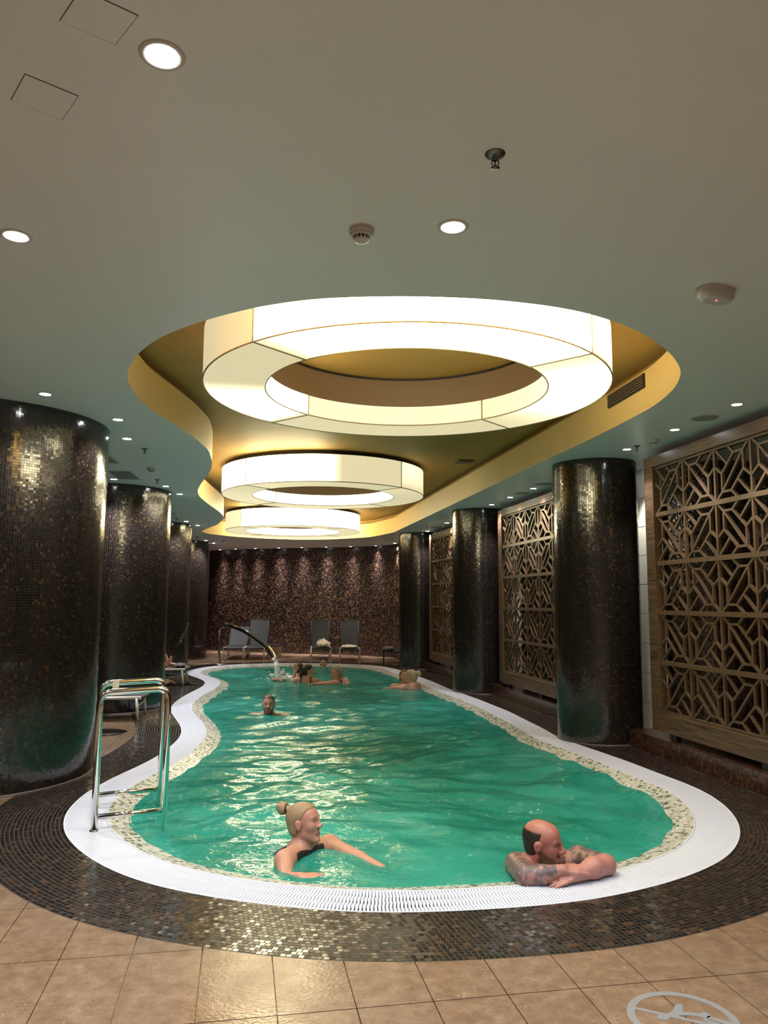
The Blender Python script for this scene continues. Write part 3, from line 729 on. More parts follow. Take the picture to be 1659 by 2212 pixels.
# ------------------------------------------------------------------ ring lanterns
def sm(a, b, x):
    t = min(1, max(0, (x - a) / (b - a))); return t * t * (3 - 2 * t)
def tone(g): return g * (.38 + .54 * sm(.8, 6, g))
def lantern(cx, cy, label, glowf):
    Ro, Ri, z0, z1 = 1.48, 1.04, CEIL + .0, CEIL + .36
    root = empty('ring_lantern', (cx, cy, CEIL)); tag(root, label, 'ceiling lamp', 'glowing ring lanterns in the ceiling recess')
    h = z1 - z0; hi = .165
    for k in range(4):
        a0 = R(50 + 90 * k) + .002; a1 = R(140 + 90 * k) - .002; nseg = 40
        prof = [(Ro, h, 0), (Ro, h * .5, 0), (Ro, .006, 0), (Ro - .006, 0, 1), (Ro * .85 + Ri * .15, 0, 1), ((Ro + Ri) / 2, 0, 1), (Ri * .85 + Ro * .15, 0, 1), (Ri + .006, 0, 1), (Ri, .006, 2), (Ri, hi * .5, 2), (Ri, hi, 2)]
        V, G = [], []
        for i in range(nseg + 1):
            a = a0 + (a1 - a0) * i / nseg
            for (r_, z, fc) in prof:
                V.append((r_ * math.cos(a), r_ * math.sin(a), z)); G.append(tone(glowf(k, i / nseg, fc, (Ro - r_) / (Ro - Ri), z / h)))
        m_ = len(prof); F = [[i * m_ + j, (i + 1) * m_ + j, (i + 1) * m_ + j + 1, i * m_ + j + 1] for i in range(nseg) for j in range(m_ - 1)]
        me = mesh_np('fabric_panel', V, np.array(F)[:, ::-1].copy(), smooth=False)
        at = me.attributes.new('glow', 'FLOAT', 'POINT'); at.data.foreach_set('value', np.array(G, np.float32))
        ob('fabric_panel', me, M['glow'], root)
        # seam strips
        a = R(50 + 90 * k); u = Vector((math.cos(a), math.sin(a), 0)); pts = [u * (Ro + .001) + Vector((0, 0, h)), u * (Ro + .001) + Vector((0, 0, -.001)), u * (Ri - .001) + Vector((0, 0, -.001)), u * (Ri - .001) + Vector((0, 0, hi))]
        MB().tube(pts, .007, n=6).build('seam', M['seam'], root)
    for r_, nm in ((Ro, 'rim'), (Ri, 'rim')):
        pts = [(r_ * math.cos(2 * PI * i / 96), r_ * math.sin(2 * PI * i / 96), 0) for i in range(97)]
        MB().tube(pts, .0055, n=6, cap=False).build(nm, M['seam'], root)
    MB().lathe([(Ri - .002, hi), (Ri - .002, COVE_Z - CEIL - .02)], n=96).build('inner_collar', M['browncollar'], root)
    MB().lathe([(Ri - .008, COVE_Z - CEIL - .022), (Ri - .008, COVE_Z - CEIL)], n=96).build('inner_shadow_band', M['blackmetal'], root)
    MB().lathe([(Ri, hi), (Ro - .01, h - .002), (Ro - .03, h), (Ro - .03, COVE_Z - CEIL)], n=96).build('top_frame', M['blackmetal'], root)
    return root
HI, LO = 8.0, .52
# k: 0 far panel, 1 left panel, 2 near panel, 3 right panel; t runs counter-clockwise; fc 0 outside, 1 underside, 2 inside
def glow1(k, t, fc, q, z):
    if k == 2: return HI if fc != 1 else .7 + (HI - .7) * (sm(0, .25, t) * (1 - .75 * sm(.78, 1, t)))
    if k == 1:
        if fc == 0: return LO
        if fc == 1: return LO + (2.4 - LO) * sm(.52, .2, 1 - (1 - t)) if False else LO + (5 - LO) * (1 - sm(.18, .6, t)) * sm(0, .12, t)
        return 5.0
    if k == 3:
        if fc == 0: return .9 + 1.5 * (1 - abs(z - .5) * 2)
        if fc == 1: return .62 + 3.2 * math.exp(-((t - .42) / .26) ** 2)
        return .7 + .5 * (1 - t)
    return {0: .7, 1: .58, 2: .80}[fc]
def glow2(k, t, fc, q, z):
    if fc == 1: return .62 + .10 * math.sin(3 * t + k)
    if k == 2 and fc == 0: return 6 + (.6 - 6) * sm(.42, .60, t)
    if k == 1 and fc == 0: return 3.0
    if k == 3 and fc == 0: return .62 + 1.4 * math.exp(-((z - .75) / .25) ** 2) * (1 - sm(.1, .6, t))
    return 3.0 if fc == 2 else 1.2
def glow3(k, t, fc, q, z):
    if fc == 1: return .66
    if k == 2 and fc == 0: return 7.0
    if k == 1 and fc == 0: return .8
    if k == 0 and fc == 0: return 9.0
    return 3.0
lantern(.16, 5.60, 'large glowing ring lantern nearest to the viewer', glow1)
lantern(-.90, 11.30, 'glowing ring lantern in the middle of the three', glow2)
lantern(-2.02, 17.05, 'farthest and smallest looking glowing ring lantern', glow3)

# ------------------------------------------------------------------ downlights
def spot(loc, power, size, blend, parent, col=(.97, .96, 1.0), rad=.045):
    l = bpy.data.lights.new('lamp_light', 'SPOT'); l.energy = power; l.spot_size = R(size); l.spot_blend = blend; l.color = col; l.shadow_soft_size = rad
    o = bpy.data.objects.new('lamp_light', l); o.location = loc; link(o, parent); return o
dl_ring = MB().lathe([(.046, -.001), (.048, -.005), (.058, -.006), (.064, -.003), (.066, .0)], n=36).mesh('trim_ring'); dl_ring.materials.append(M['white_plastic'])
dl_lens = MB().lathe([(0, -.0035), (.047, -.0035)], n=36).mesh('lens'); dl_lens.materials.append(M['lamp'])
dl_lens2 = MB().lathe([(0, -.0035), (.047, -.0035)], n=24).mesh('lens'); dl_lens2.materials.append(M['lamp_small'])
def downlight(x, y, label, power=None, sc=1.0, lens=dl_lens, size=120, blend=.6, col=(.97, .96, 1.0), group='recessed ceiling downlights'):
    root = empty('ceiling_downlight', (x, y, CEIL)); root.scale = (sc, sc, 1); tag(root, label, 'downlight', group)
    ob('trim_ring', dl_ring, None, root); ob('lens', lens, None, root)
    if power is None: power = DOWN_W
    if power: spot((0, 0, -.03), power, size, blend, root, col)
    return root
DLN = [(-.64, 2.03, 'brightest recessed downlight, at the top left of the ceiling'), (-1.58, 3.13, 'round downlight at the left edge of the ceiling, above the widest column'), (.28, 3.03, 'round downlight in the middle of the ceiling, right of the smoke detector')]
for x, y, lb in DLN: downlight(x, y, lb)
for (x, y), lb in zip([(-2.56, 5.66), (-2.29, 6.47), (-2.47, 7.25), (-3.46, 9.73), (-2.96, 10.31), (-2.97, 11.07), (-3.85, 14.9), (-3.82, 15.7), (-4.55, 19.6), (-4.55, 20.5)],
        ['downlight close in front of the widest left column', 'downlight to the right of the top of the widest left column', 'downlight just beyond the widest left column', 'downlight above the gap between the first two left columns',
         'downlight at the front right of the second left column', 'downlight at the right of the second left column', 'downlight at the front of the third left column', 'downlight at the right of the third left column', 'downlight in front of the farthest left column', 'downlight beside the farthest left column']):
    downlight(x, y, lb, DOWN_W * (.8 if y < 9 else 1.7), .85)
for i, (x, y) in enumerate([(2.75, 5.86), (2.6, 6.75), (2.45, 7.64), (2.03, 10.35), (1.86, 11.24), (1.71, 12.11), (1.23, 14.95), (.95, 16.7), (.29, 20.2)]):
    w_ = ['nearest', 'second', 'third', 'fourth', 'fifth', 'sixth', 'seventh', 'eighth', 'farthest'][i]
    downlight(x, y, w_ + ' downlight in the right-hand row over the lattice screens', DOWN_W * (.6 if i < 3 else .8), .8, size=(90 if i < 3 else 112), col=(1, .95, .97))
for i, (x, y) in enumerate([(-.22, 21.15), (-.93, 21.53), (-1.64, 21.82), (-2.36, 22.03), (-3.04, 22.24), (-3.76, 22.49), (-4.40, 22.80), (-4.93, 23.13)]):
    w_ = ['rightmost', 'second from the right', 'third from the right', 'fourth from the right', 'fourth from the left', 'third from the left', 'second from the left', 'leftmost'][i]
    r_ = downlight(x, y, 'small spot washing the curved back wall, ' + w_, WALLWASH_W, .75, dl_lens2, 88, 1.0, (1.0, .86, .97), 'small spots along the back wall')
    spot((0, 0, -.032), WALLWASH_W * 3.6, 48, .9, r_, (1.0, .90, .93))      # the narrow bright core of the same lamp
for (x, y), lb in zip([(.7, .6), (-1.3, .5), (2.1, 1.4), (-2.6, 1.6), (2.3, 3.3), (-2.9, 3.4)], ['over the entrance', 'over the entrance, left', 'over the entrance, right', 'left of the entrance', 'right of the nearest pool end', 'left of the nearest pool end']):
    downlight(x, y, 'added fill downlight out of the picture ' + lb)  # lamps added outside the view to brighten the near floor
for s_, lb in ((.08, 'nearest'), (4.6, 'middle'), (9.15, 'farthest')):
    p = SN(s_, -.38); downlight(p[0], p[1], lb + ' added fill downlight in the corridor behind the screens', DOWN_W * 2.2, .8, size=80, col=(1, .95, .8))  # unseen lamps added to light the piers behind the screens

# ------------------------------------------------------------------ ceiling fittings
def speaker(x, y, label):
    root = empty('ceiling_speaker', (x, y, CEIL)); tag(root, label, 'speaker', 'round ceiling speakers')
    MB().lathe([(.112, 0), (.112, -.004), (.104, -.007)], n=40).build('rim', M['white_plastic'], root)
    MB().lathe([(.104, -.006), (.05, -.008), (0, -.008)], n=40).build('mesh_cover', mat('speaker_grey', (.30, .30, .28), .7), root)
for (x, y), lb in zip([(2.68, 6.3), (2.08, 9.94), (1.95, 10.8), (1.06, 15.8)], ['nearest', 'second', 'third', 'farthest']): speaker(x, y, lb + ' flat round ceiling speaker over the right-hand walkway')
def smoke(x, y, label, sc=1.0):
    root = empty('smoke_detector', (x, y, CEIL)); root.scale = (sc,) * 3; tag(root, label, 'smoke detector', 'white smoke detectors')
    MB().lathe([(.052, 0), (.052, -.018), (.046, -.022)], n=32).build('base', M['white_plastic'], root)
    MB().lathe([(.044, -.02), (.044, -.028), (.036, -.033)], n=32).build('body', M['white_plastic'], root)
    MB().lathe([(.030, -.030), (.030, -.046)], n=32).build('chamber', M['grille_dark'], root)
    for k in range(12):
        a = 2 * PI * k / 12; MB().box((.0285, -.0035, -.047), (.033, .0035, -.03), Matrix.Rotation(a, 4, 'Z')).build('vane', M['white_plastic'], root)
    MB().lathe([(.033, -.046), (.03, -.052), (.016, -.056), (0, -.057)], n=32).build('cap', M['white_plastic'], root)
for (x, y), lb in zip([(-.1, 3.06), (2.56, 7.19), (1.8, 11.83), (1.2, 15.3), (-2.73, 8.89), (-3.70, 13.4), (-4.1, 19.6)],
        ['smoke detector in the middle of the ceiling, before the nearest lantern', 'smoke detector over the right walkway by the nearest screen', 'smoke detector over the right walkway by the middle column', 'smoke detector over the right walkway near the farthest column',
         'smoke detector between the first two left columns', 'smoke detector between the second and third left columns', 'smoke detector near the farthest left column']): smoke(x, y, lb)
def sprinkler(x, y, label):
    root = empty('sprinkler', (x, y, CEIL)); tag(root, label, 'sprinkler', 'metal ceiling sprinklers')
    mt = mat('sprinkler_metal', (.16, .19, .18), .3, .9)
    MB().lathe([(.036, 0), (.034, -.004), (.016, -.010), (.012, -.012)], n=28).build('rosette', mt, root)
    MB().lathe([(.011, -.008), (.011, -.022), (.007, -.026)], n=16).build('nozzle', mt, root)
    for sx in (-1, 1): MB().tube([(sx * .010, 0, -.02), (sx * .013, 0, -.034), (sx * .003, 0, -.05)], .0022, n=6).build('frame_arm', mt, root)
    MB().tube([(0, 0, -.024), (0, 0, -.048)], .003, n=8).build('bulb', mat('sprinkler_bulb', (.35, .05, .04), .15), root)
    MB().lathe([(0, -.049), (.014, -.050), (.016, -.053), (0, -.054)], n=20).build('deflector', mt, root)
for (x, y), lb in zip([(.38, 2.51), (2.5, 7.48), (-2.45, 7.74), (-2.91, 9.75), (-3.88, 14.3), (-4.5, 18.5)],
        ['sprinkler head in the upper middle of the ceiling', 'sprinkler head over the right walkway by the nearest right column', 'sprinkler head right of the widest left column', 'sprinkler head before the second left column', 'sprinkler head before the third left column', 'sprinkler head before the farthest left column']): sprinkler(x, y, lb)
# motion sensor, oval white box with a red light
root = empty('motion_sensor', (1.64, 3.66, CEIL), R(24)); tag(root, 'white oval ceiling sensor with a small red light', 'sensor')
def oval(a, b, z0, z1, tp): 
    n = 40; sq = lambda c: math.copysign(abs(c) ** .72, c)
    m_ = MB(); lay = []
    for z, f in ((z0, 1), (z0 + (z1 - z0) * .55, 1), (z0 + (z1 - z0) * .85, tp + (1 - tp) * .6), (z1, tp)):
        lay.append([m_.bm.verts.new((a * f * sq(math.cos(2 * PI * k / n)), b * f * sq(math.sin(2 * PI * k / n)), z)) for k in range(n)])
    for p, q in zip(lay, lay[1:]):
        for k in range(n): m_.bm.faces.new((p[k], p[(k + 1) % n], q[(k + 1) % n], q[k])).smooth = True
    m_.bm.faces.new(lay[-1]); return m_
oval(.105, .062, 0, -.018, .98).build('base', M['white_plastic'], root); oval(.098, .056, -.016, -.062, .72).build('cover', M['white_plastic'], root)
MB().lathe([(0, -.0645), (.004, -.064), (.0055, -.061)], n=12, c=(-.01, -.01, 0)).build('indicator_light', M['red_led'], root)
# air vents
def vent(q, label, nsl=9):
    q = [np.array(p) for p in q]; c = sum(q) / 4; root = empty('air_vent', (c[0], c[1], CEIL)); tag(root, label, 'air vent', 'ceiling air vents')
    q = [p - c for p in q]; MB().poly(q, -.004, 0).build('frame', M['white_plastic'], root)
    MB().poly([p * .86 for p in q], -.0055, -.004).build('opening', M['grille_dark'], root)
    for k in range(nsl):
        t = (k + .5) / nsl; a = (q[0] * (1 - t) + q[3] * t) * .84; b = (q[1] * (1 - t) + q[2] * t) * .84; d = (q[3] - q[0]) / nsl * .25
        MB().poly([a - d, b - d, b + d, a + d], -.009, -.0055).build('slat', mat('vent_grey', (.32, .33, .30), .5) if 'vent_grey' not in bpy.data.materials else bpy.data.materials['vent_grey'], root)
vent([(-3.33, 9.07), (-3.04, 9.10), (-3.12, 9.76), (-3.40, 9.73)], 'rectangular slatted ceiling vent before the second left column')
vent([(-3.3, 8.0), (-2.92, 8.05), (-2.99, 8.6), (-3.36, 8.56)], 'rectangular ceiling vent half hidden by the widest left column')
# grille on the wall of the golden recess
i0 = np.argmin(np.hypot(CC[:, 0] - 2.11, CC[:, 1] - 6.05)); i1 = np.argmin(np.hypot(CC[:, 0] - 2.0, CC[:, 1] - 6.75))
p0, p1 = CC[i0], CC[i1]; ang = math.atan2(p1[1] - p0[1], p1[0] - p0[0]); L_ = np.hypot(*(p1 - p0))
root = empty('wall_grille', (p0[0], p0[1], CEIL + .19), ang); tag(root, 'dark slatted grille on the right side of the golden recess', 'air vent')
sg = 1
MB().box((0, -.004, 0), (L_, .012, .12)).build('backing', M['blackmetal'], root)
for k in range(5): MB().box((.01, .004, .012 + k * .022), (L_ - .01, .022, .020 + k * .022)).build('slat', M['browncollar'], root)
root = empty('recess_vent', (1.12, 10.6, COVE_Z), ANG); tag(root, 'small dark vent in the golden recess beside the middle lantern', 'air vent')
MB().box((-.12, -.12, -.02), (.12, .12, 0)).build('frame', M['browncollar'], root); MB().box((-.09, -.09, -.026), (.09, .09, -.018)).build('opening', M['blackmetal'], root)

# ------------------------------------------------------------------ handrail
root = empty('pool_handrail', (-1.83, 5.08, 0)); tag(root, 'polished steel pool handrail of two square loops standing on the white grating', 'handrail')
tr_ = .0215
for k, (a, b) in enumerate([((-1.83, 5.08), (-1.435, 5.25)), ((-2.03, 5.64), (-1.63, 5.83))]):
    off = Vector((-1.83, 5.08, 0)); A = Vector((*a, 0)) - off; B_ = Vector((*b, 0)) - off; up_ = Vector((0, 0, 1))
    MB().tube(bend([A, A + up_ * .86, B_ + up_ * .87, B_ - up_ * .75], .075, 8), tr_, n=16).build('loop', M['chrome'], root)
    MB().tube([A + up_ * .085, B_ + up_ * .085], tr_ * .8, n=14).build('crossbar', M['chrome'], root)
    MB().lathe([(.028, 0), (.028, .006), (.022, .01)], n=20, c=tuple(A)).build('foot_flange', M['chrome'], root)
    if k == 1:
        q = A + (B_ - A).normalized() * .10 + up_ * .85
        MB().box((-.022, -.024, -.024), (.022, -.019, .024), Matrix.Translation(q) @ Matrix.Rotation(R(24), 4, 'Z')).build('sticker', mat('sticker_cream', (.75, .72, .6), .5), root)

# ------------------------------------------------------------------ curved water spout
root = empty('water_spout', (-3.80, 18.17, 0)); tag(root, 'tall curved steel water spout arching over the far left of the pool', 'water spout')
sp = [(0, 0, 0), (-.03, 0, .35), (-.045, 0, .62), (-.02, -.02, .80), (.09, -.12, .895), (.22, -.30, .915), (.40, -.55, .89), (.63, -.95, .845), (.88, -1.35, .77), (1.15, -1.8, .665), (1.42, -2.3, .55), (1.58, -2.65, .44), (1.68, -2.9, .335)]
def catmull(p, m_=6):
    p = [Vector(q) for q in p]; o_ = []
    for i in range(len(p) - 1):
        a, b, c, d = p[max(i - 1, 0)], p[i], p[i + 1], p[min(i + 2, len(p) - 1)]
        for k in range(m_):
            t = k / m_; o_.append(.5 * ((2 * b) + (c - a) * t + (2 * a - 5 * b + 4 * c - d) * t * t + (3 * b - a - 3 * c + d) * t ** 3))
    return o_ + [p[-1]]
MB().tube(catmull(sp), .05, n=16, flat=.5).build('pipe', M['chrome'], root)
MB().lathe([(.13, 0), (.13, .012), (.09, .02)], n=28).build('base_plate', M['steel'], root)
MB().tube([(1.66, -2.86, .35), (1.70, -2.95, .31)], .056, n=16, flat=.5).build('nozzle', M['steel'], root)
m_, nt, b_ = nodes('water_jet'); nt.nodes.remove(b_); df = N(nt, 'ShaderNodeBsdfDiffuse'); df.inputs[0].default_value = (.75, .85, .8, 1); tp = N(nt, 'ShaderNodeBsdfTransparent'); gl = N(nt, 'ShaderNodeBsdfGlossy'); gl.inputs['Roughness'].default_value = .1
mx = N(nt, 'ShaderNodeMixShader'); mx.inputs[0].default_value = .5; nt.links.new(df.outputs[0], mx.inputs[1]); nt.links.new(tp.outputs[0], mx.inputs[2]); m2 = N(nt, 'ShaderNodeMixShader'); m2.inputs[0].default_value = .15
nt.links.new(mx.outputs[0], m2.inputs[1]); nt.links.new(gl.outputs[0], m2.inputs[2]); nt.links.new(m2.outputs[0], nt.nodes['Material Output'].inputs[0]); M['jet'] = m_
root = empty('water_jet', (-2.09, 15.2, -.03)); tag(root, 'foaming water falling from the curved spout into the pool', 'water', kind='stuff')
jm = MB(); rng = random.Random(5)
jm.tube([(.0, 0, .31), (.03, -.05, .2), (.05, -.08, .05), (.06, -.09, -.02)], [.042, .048, .06, .08], n=12)
for k in range(130):
    a = rng.random() * 2 * PI; r_ = abs(rng.gauss(0, .22)); z = max(0, rng.gauss(.05, .06)) * math.exp(-r_ * 2); q = rng.uniform(.008, .028)
    bmesh.ops.create_icosphere(jm.bm, subdivisions=1, radius=q, matrix=Matrix.Translation((.06 + r_ * math.cos(a) + .05, -.09 + r_ * math.sin(a), z)) @ Matrix.Diagonal((1.5, 1.5, .8, 1)))
jm.build('foam', M['jet'], root)

# ------------------------------------------------------------------ loungers
def lounger(loc, rz, label, back=62, group='charcoal sun loungers'):
    """foot end at the origin, lying towards +y"""
    root = empty('sun_lounger', loc, rz); tag(root, label, 'sun lounger', group)
    W2, SH, SL, BL = .238, .272, 1.05, .74
    def pt(x, y, z): return Vector((x, y, z))
    for sx in (-1, 1):
        MB().tube([pt(sx * W2, -.03, SH), pt(sx * W2, SL, SH)], .02, n=10).build('side_rail', M['alu'], root)
        MB().tube([pt(sx * W2, .03, SH), pt(sx * (W2 + .015), .0, 0)], .02, n=10).build('leg', M['alu'], root)
        MB().tube([pt(sx * W2, SL - .08, SH), pt(sx * (W2 + .015), SL + .02, 0)], .02, n=10).build('leg', M['alu'], root)
        b0 = pt(sx * W2, SL - .02, SH + .01); b1 = b0 + pt(0, math.cos(R(back)), math.sin(R(back))) * BL
        MB().tube([b0, b1], .018, n=10).build('back_rail', M['sling'], root)
    MB().tube([pt(-W2, .02, .175), pt(W2, .02, .175)], .012, n=8).build('stretcher', M['alu'], root)
    MB().tube([pt(-W2, -.03, SH), pt(W2, -.03, SH)], .02, n=10).build('end_rail', M['sling'], root)
    nx, ny = 8, 14; V = []; 
    for layer, dz in ((0, .018), (1, .004)):
        for j in range(ny + 1):
            for i in range(nx + 1):
                x = (i / nx - .5) * 2 * (W2 - .005); V.append((x, -.03 + (SL + .02) * j / ny, SH + dz - .012 * (1 - (x / W2) ** 2)))
    m_ = (nx + 1) * (ny + 1); F = []
    for j in range(ny):
        for i in range(nx):
            a = j * (nx + 1) + i; F.append([a, a + 1, a + nx + 2, a + nx + 1]); F.append([m_ + a + nx + 1, m_ + a + nx + 2, m_ + a + 1, m_ + a])
    ob('seat_sling', mesh_np('seat_sling', V, np.array(F), smooth=True), M['sling'], root)
    ca, sa = math.cos(R(back)), math.sin(R(back))
    bk = MB()
    for k in range(13):
        x0 = -W2 + .012 + k * (2 * W2 - .024) / 13; bk.box((x0 + .001, 0, 0), (x0 + (2 * W2 - .024) / 13 - .001, BL, .012), Matrix.Translation((0, SL - .02, SH + .012)) @ Matrix.Rotation(R(back), 4, 'X'))
    bk.build('back_sling', M['sling'], root)
    top = pt(0, SL - .02 + ca * BL, SH + .01 + sa * BL); MB().tube([top - pt(W2, 0, 0), top + pt(W2, 0, 0)], .02, n=10).build('head_rail', M['sling'], root)
    return root
lounger((-3.80, 19.70, 0), R(4), 'reclined charcoal lounger behind the water spout', 40)
lounger((-3.28, 19.80, 0), R(3), 'upright charcoal lounger beside the low side table', 66)
lounger((-1.58, 19.80, 0), R(6), 'charcoal lounger holding the taller heap of white towel', 66)
lounger((-.83, 19.35, 0), R(3), 'rightmost charcoal lounger, holding the flatter white towel', 66)
lounger((-3.50, 13.86, 0), R(96), 'lounger between the second and third left columns with a bare foot on it', 30, 'loungers behind the left columns')
lounger((-3.02, 9.86, 0), R(97), 'lounger behind the widest left column, only its end frame showing', 30, 'loungers behind the left columns')
# side table
root = empty('side_table', (-2.86, 20.55, 0)); tag(root, 'low dark side table next to the two left loungers by the wall', 'table')
MB().box((-.155, -.2, .30), (.155, .2, .33), bev=.006).build('table_top', M['sling'], root)
MB().box((-.145, -.195, .06), (.145, -.18, .30)).build('apron', M['browncollar'], root)
for sx in (-1, 1):
    for sy in (-1, 1): MB().tube([(sx * .135, sy * .18, 0), (sx * .135, sy * .18, .3)], .015, n=8).build('leg', M['alu'], root)
# low bench and cloth by the farthest right column
root = empty('low_stool', (.18, 19.1, 0)); tag(root, 'low dark stool half hidden behind the farthest right column', 'stool')
MB().box((-.2, -.2, .24), (.25, .2, .28), bev=.006).build('seat', M['sling'], root)
for sx in (-.17, .22):
    for sy in (-.17, .17): MB().tube([(sx, sy, 0), (sx, sy, .24)], .016, n=8).build('leg', M['sling'], root)
# flip flops
def flipflop(loc, rz, label):
    root = empty('flip_flop', loc, rz); tag(root, label, 'sandal', 'black flip-flops')
    n = 24; pts = [(.048 * math.cos(2 * PI * k / n) * (1 + .12 * math.sin(2 * PI * k / n)), .135 * math.sin(2 * PI * k / n)) for k in range(n)]
    MB().poly(pts, 0, .022).build('sole', M['rubber'], root)
    for sx in (-1, 1): MB().tube([(0, .075, .02), (sx * .025, .03, .055), (sx * .045, -.03, .02)], .009, n=8).build('strap', M['rubber'], root)
flipflop((-3.66, 13.62, 0), R(80), 'black flip-flop on the beige floor under the lounger end'); flipflop((-3.36, 13.72, .001), R(60), 'black flip-flop on the dark mosaic beside the lounger end')
# round dark floor inlay
root = MB().lathe([(.0, .0015), (.27, .0015), (.275, 0), (.275, -.008)], n=48).build('floor_inlay', M['tile_black'], floor); root.location = (-3.12, 8.75, -.001)

# ------------------------------------------------------------------ no-diving sign set into the floor
sx0, sy0 = 1.062, 2.895
root = empty('no_diving_sign', (sx0, sy0, 0)); tag(root, 'round metal no-diving sign set into the beige floor', 'sign')
SR = .19
def ringpoly(r0, r1, n=64):
    m_ = MB(); a = []
    for r_, z in ((r0, .0004), (r0, -.003), (r1, -.003), (r1, .0004)): a.append([m_.bm.verts.new((r_ * math.cos(2 * PI * k / n), r_ * math.sin(2 * PI * k / n), z)) for k in range(n)])
    for i in range(4):
        for k in range(n): m_.bm.faces.new((a[i][k], a[i][(k + 1) % n], a[(i + 1) % 4][(k + 1) % n], a[(i + 1) % 4][k]))
    return m_
ringpoly(SR - .028, SR).build('ring', M['sign'], root)
def rot(p, a): return (p[0] * math.cos(a) - p[1] * math.sin(a), p[0] * math.sin(a) + p[1] * math.cos(a))
def barpoly(p, q, w0, w1):
    p, q = Vector((*p, 0)), Vector((*q, 0)); d = (q - p).normalized(); n_ = Vector((-d.y, d.x, 0)); return [p - n_ * w0, q - n_ * w1, q + n_ * w1, p + n_ * w0]
MB().poly(barpoly((-.150, .072), (.150, -.072), .009, .009), -.003, .0003).build('slash', M['sign'], root)
MB().poly([(-.068 + .022 * math.cos(2 * PI * k / 20), .008 + .018 * math.sin(2 * PI * k / 20)) for k in range(20)], -.003, .0007).build('swimmer_head', M['sign'], root)
MB().poly([(-.045, .030), (-.025, .045), (.012, .098), (.034, .098), (.030, .078), (.016, .045), (.05, .040), (.072, .030), (.076, .040), (.095, .044), (.108, .030), (.104, .014), (.08, .0), (.06, .014), (.04, .020), (-.005, .022), (-.012, .006), (-.03, .012)], -.003, .0007).build('swimmer_body', M['sign'], root)
MB().poly(barpoly((.09, .012), (.158, -.040), .011, .013), -.003, .0007).build('swimmer_leg', M['sign'], root)
MB().poly(barpoly((.07, -.002), (.13, -.066), .010, .012), -.003, .0007).build('swimmer_leg', M['sign'], root)
for k in range(3): MB().poly(barpoly((-.12 + k * .08, -.095 - .012 * (k % 2)), (-.05 + k * .08, -.095 - .012 * ((k + 1) % 2)), .006, .006), -.003, .0006).build('wave_mark', M['sign'], root)

# ------------------------------------------------------------------ people: bodies grown as one smooth surface from blended volumes
def surface_net(f, lo, h):
    s = f < 0; nx, ny, nz = f.shape
    cells = np.zeros((nx - 1, ny - 1, nz - 1), np.int8)
    for i in (0, 1):
        for j in (0, 1):
            for k in (0, 1): cells += s[i:nx - 1 + i, j:ny - 1 + j, k:nz - 1 + k]
    act = (cells > 0) & (cells < 8); idx = np.full(act.shape, -1, np.int64); I, J, K = np.nonzero(act); n = len(I); idx[I, J, K] = np.arange(n)
    acc = np.zeros((n, 3)); cnt = np.zeros(n)
    corners = [(0, 0, 0), (1, 0, 0), (0, 1, 0), (1, 1, 0), (0, 0, 1), (1, 0, 1), (0, 1, 1), (1, 1, 1)]
    for a in range(8):
        for b in range(a + 1, 8):
            ca, cb = np.array(corners[a]), np.array(corners[b])
            if np.abs(ca - cb).sum() != 1: continue
            fa = f[I + ca[0], J + ca[1], K + ca[2]]; fb = f[I + cb[0], J + cb[1], K + cb[2]]
            m_ = (fa < 0) != (fb < 0); t = np.where(m_, fa / np.where(m_, fa - fb, 1), 0)
            acc += np.where(m_[:, None], ca + (cb - ca) * t[:, None], 0); cnt += m_
    V = (np.c_[I, J, K] + acc / cnt[:, None]) * h + lo
    F = []
    for ax in range(3):
        sl0 = [slice(None)] * 3; sl1 = [slice(None)] * 3; sl0[ax] = slice(0, -1); sl1[ax] = slice(1, None)
        d = s[tuple(sl0)] != s[tuple(sl1)]; P = np.array(np.nonzero(d)).T
        o1, o2 = [q for q in range(3) if q != ax]
        ok = (P[:, o1] > 0) & (P[:, o2] > 0) & (P[:, o1] < f.shape[o1] - 1) & (P[:, o2] < f.shape[o2] - 1); P = P[ok]
        q = []
        for (a, b) in ((-1, -1), (0, -1), (0, 0), (-1, 0)):
            c = P.copy(); c[:, o1] += a; c[:, o2] += b; q.append(idx[c[:, 0], c[:, 1], c[:, 2]])
        q = np.stack(q, 1); fl = s[P[:, 0], P[:, 1], P[:, 2]]
        if ax == 1: fl = ~fl
        q[~fl] = q[~fl][:, ::-1]; F.append(q)
    return V, np.vstack(F)

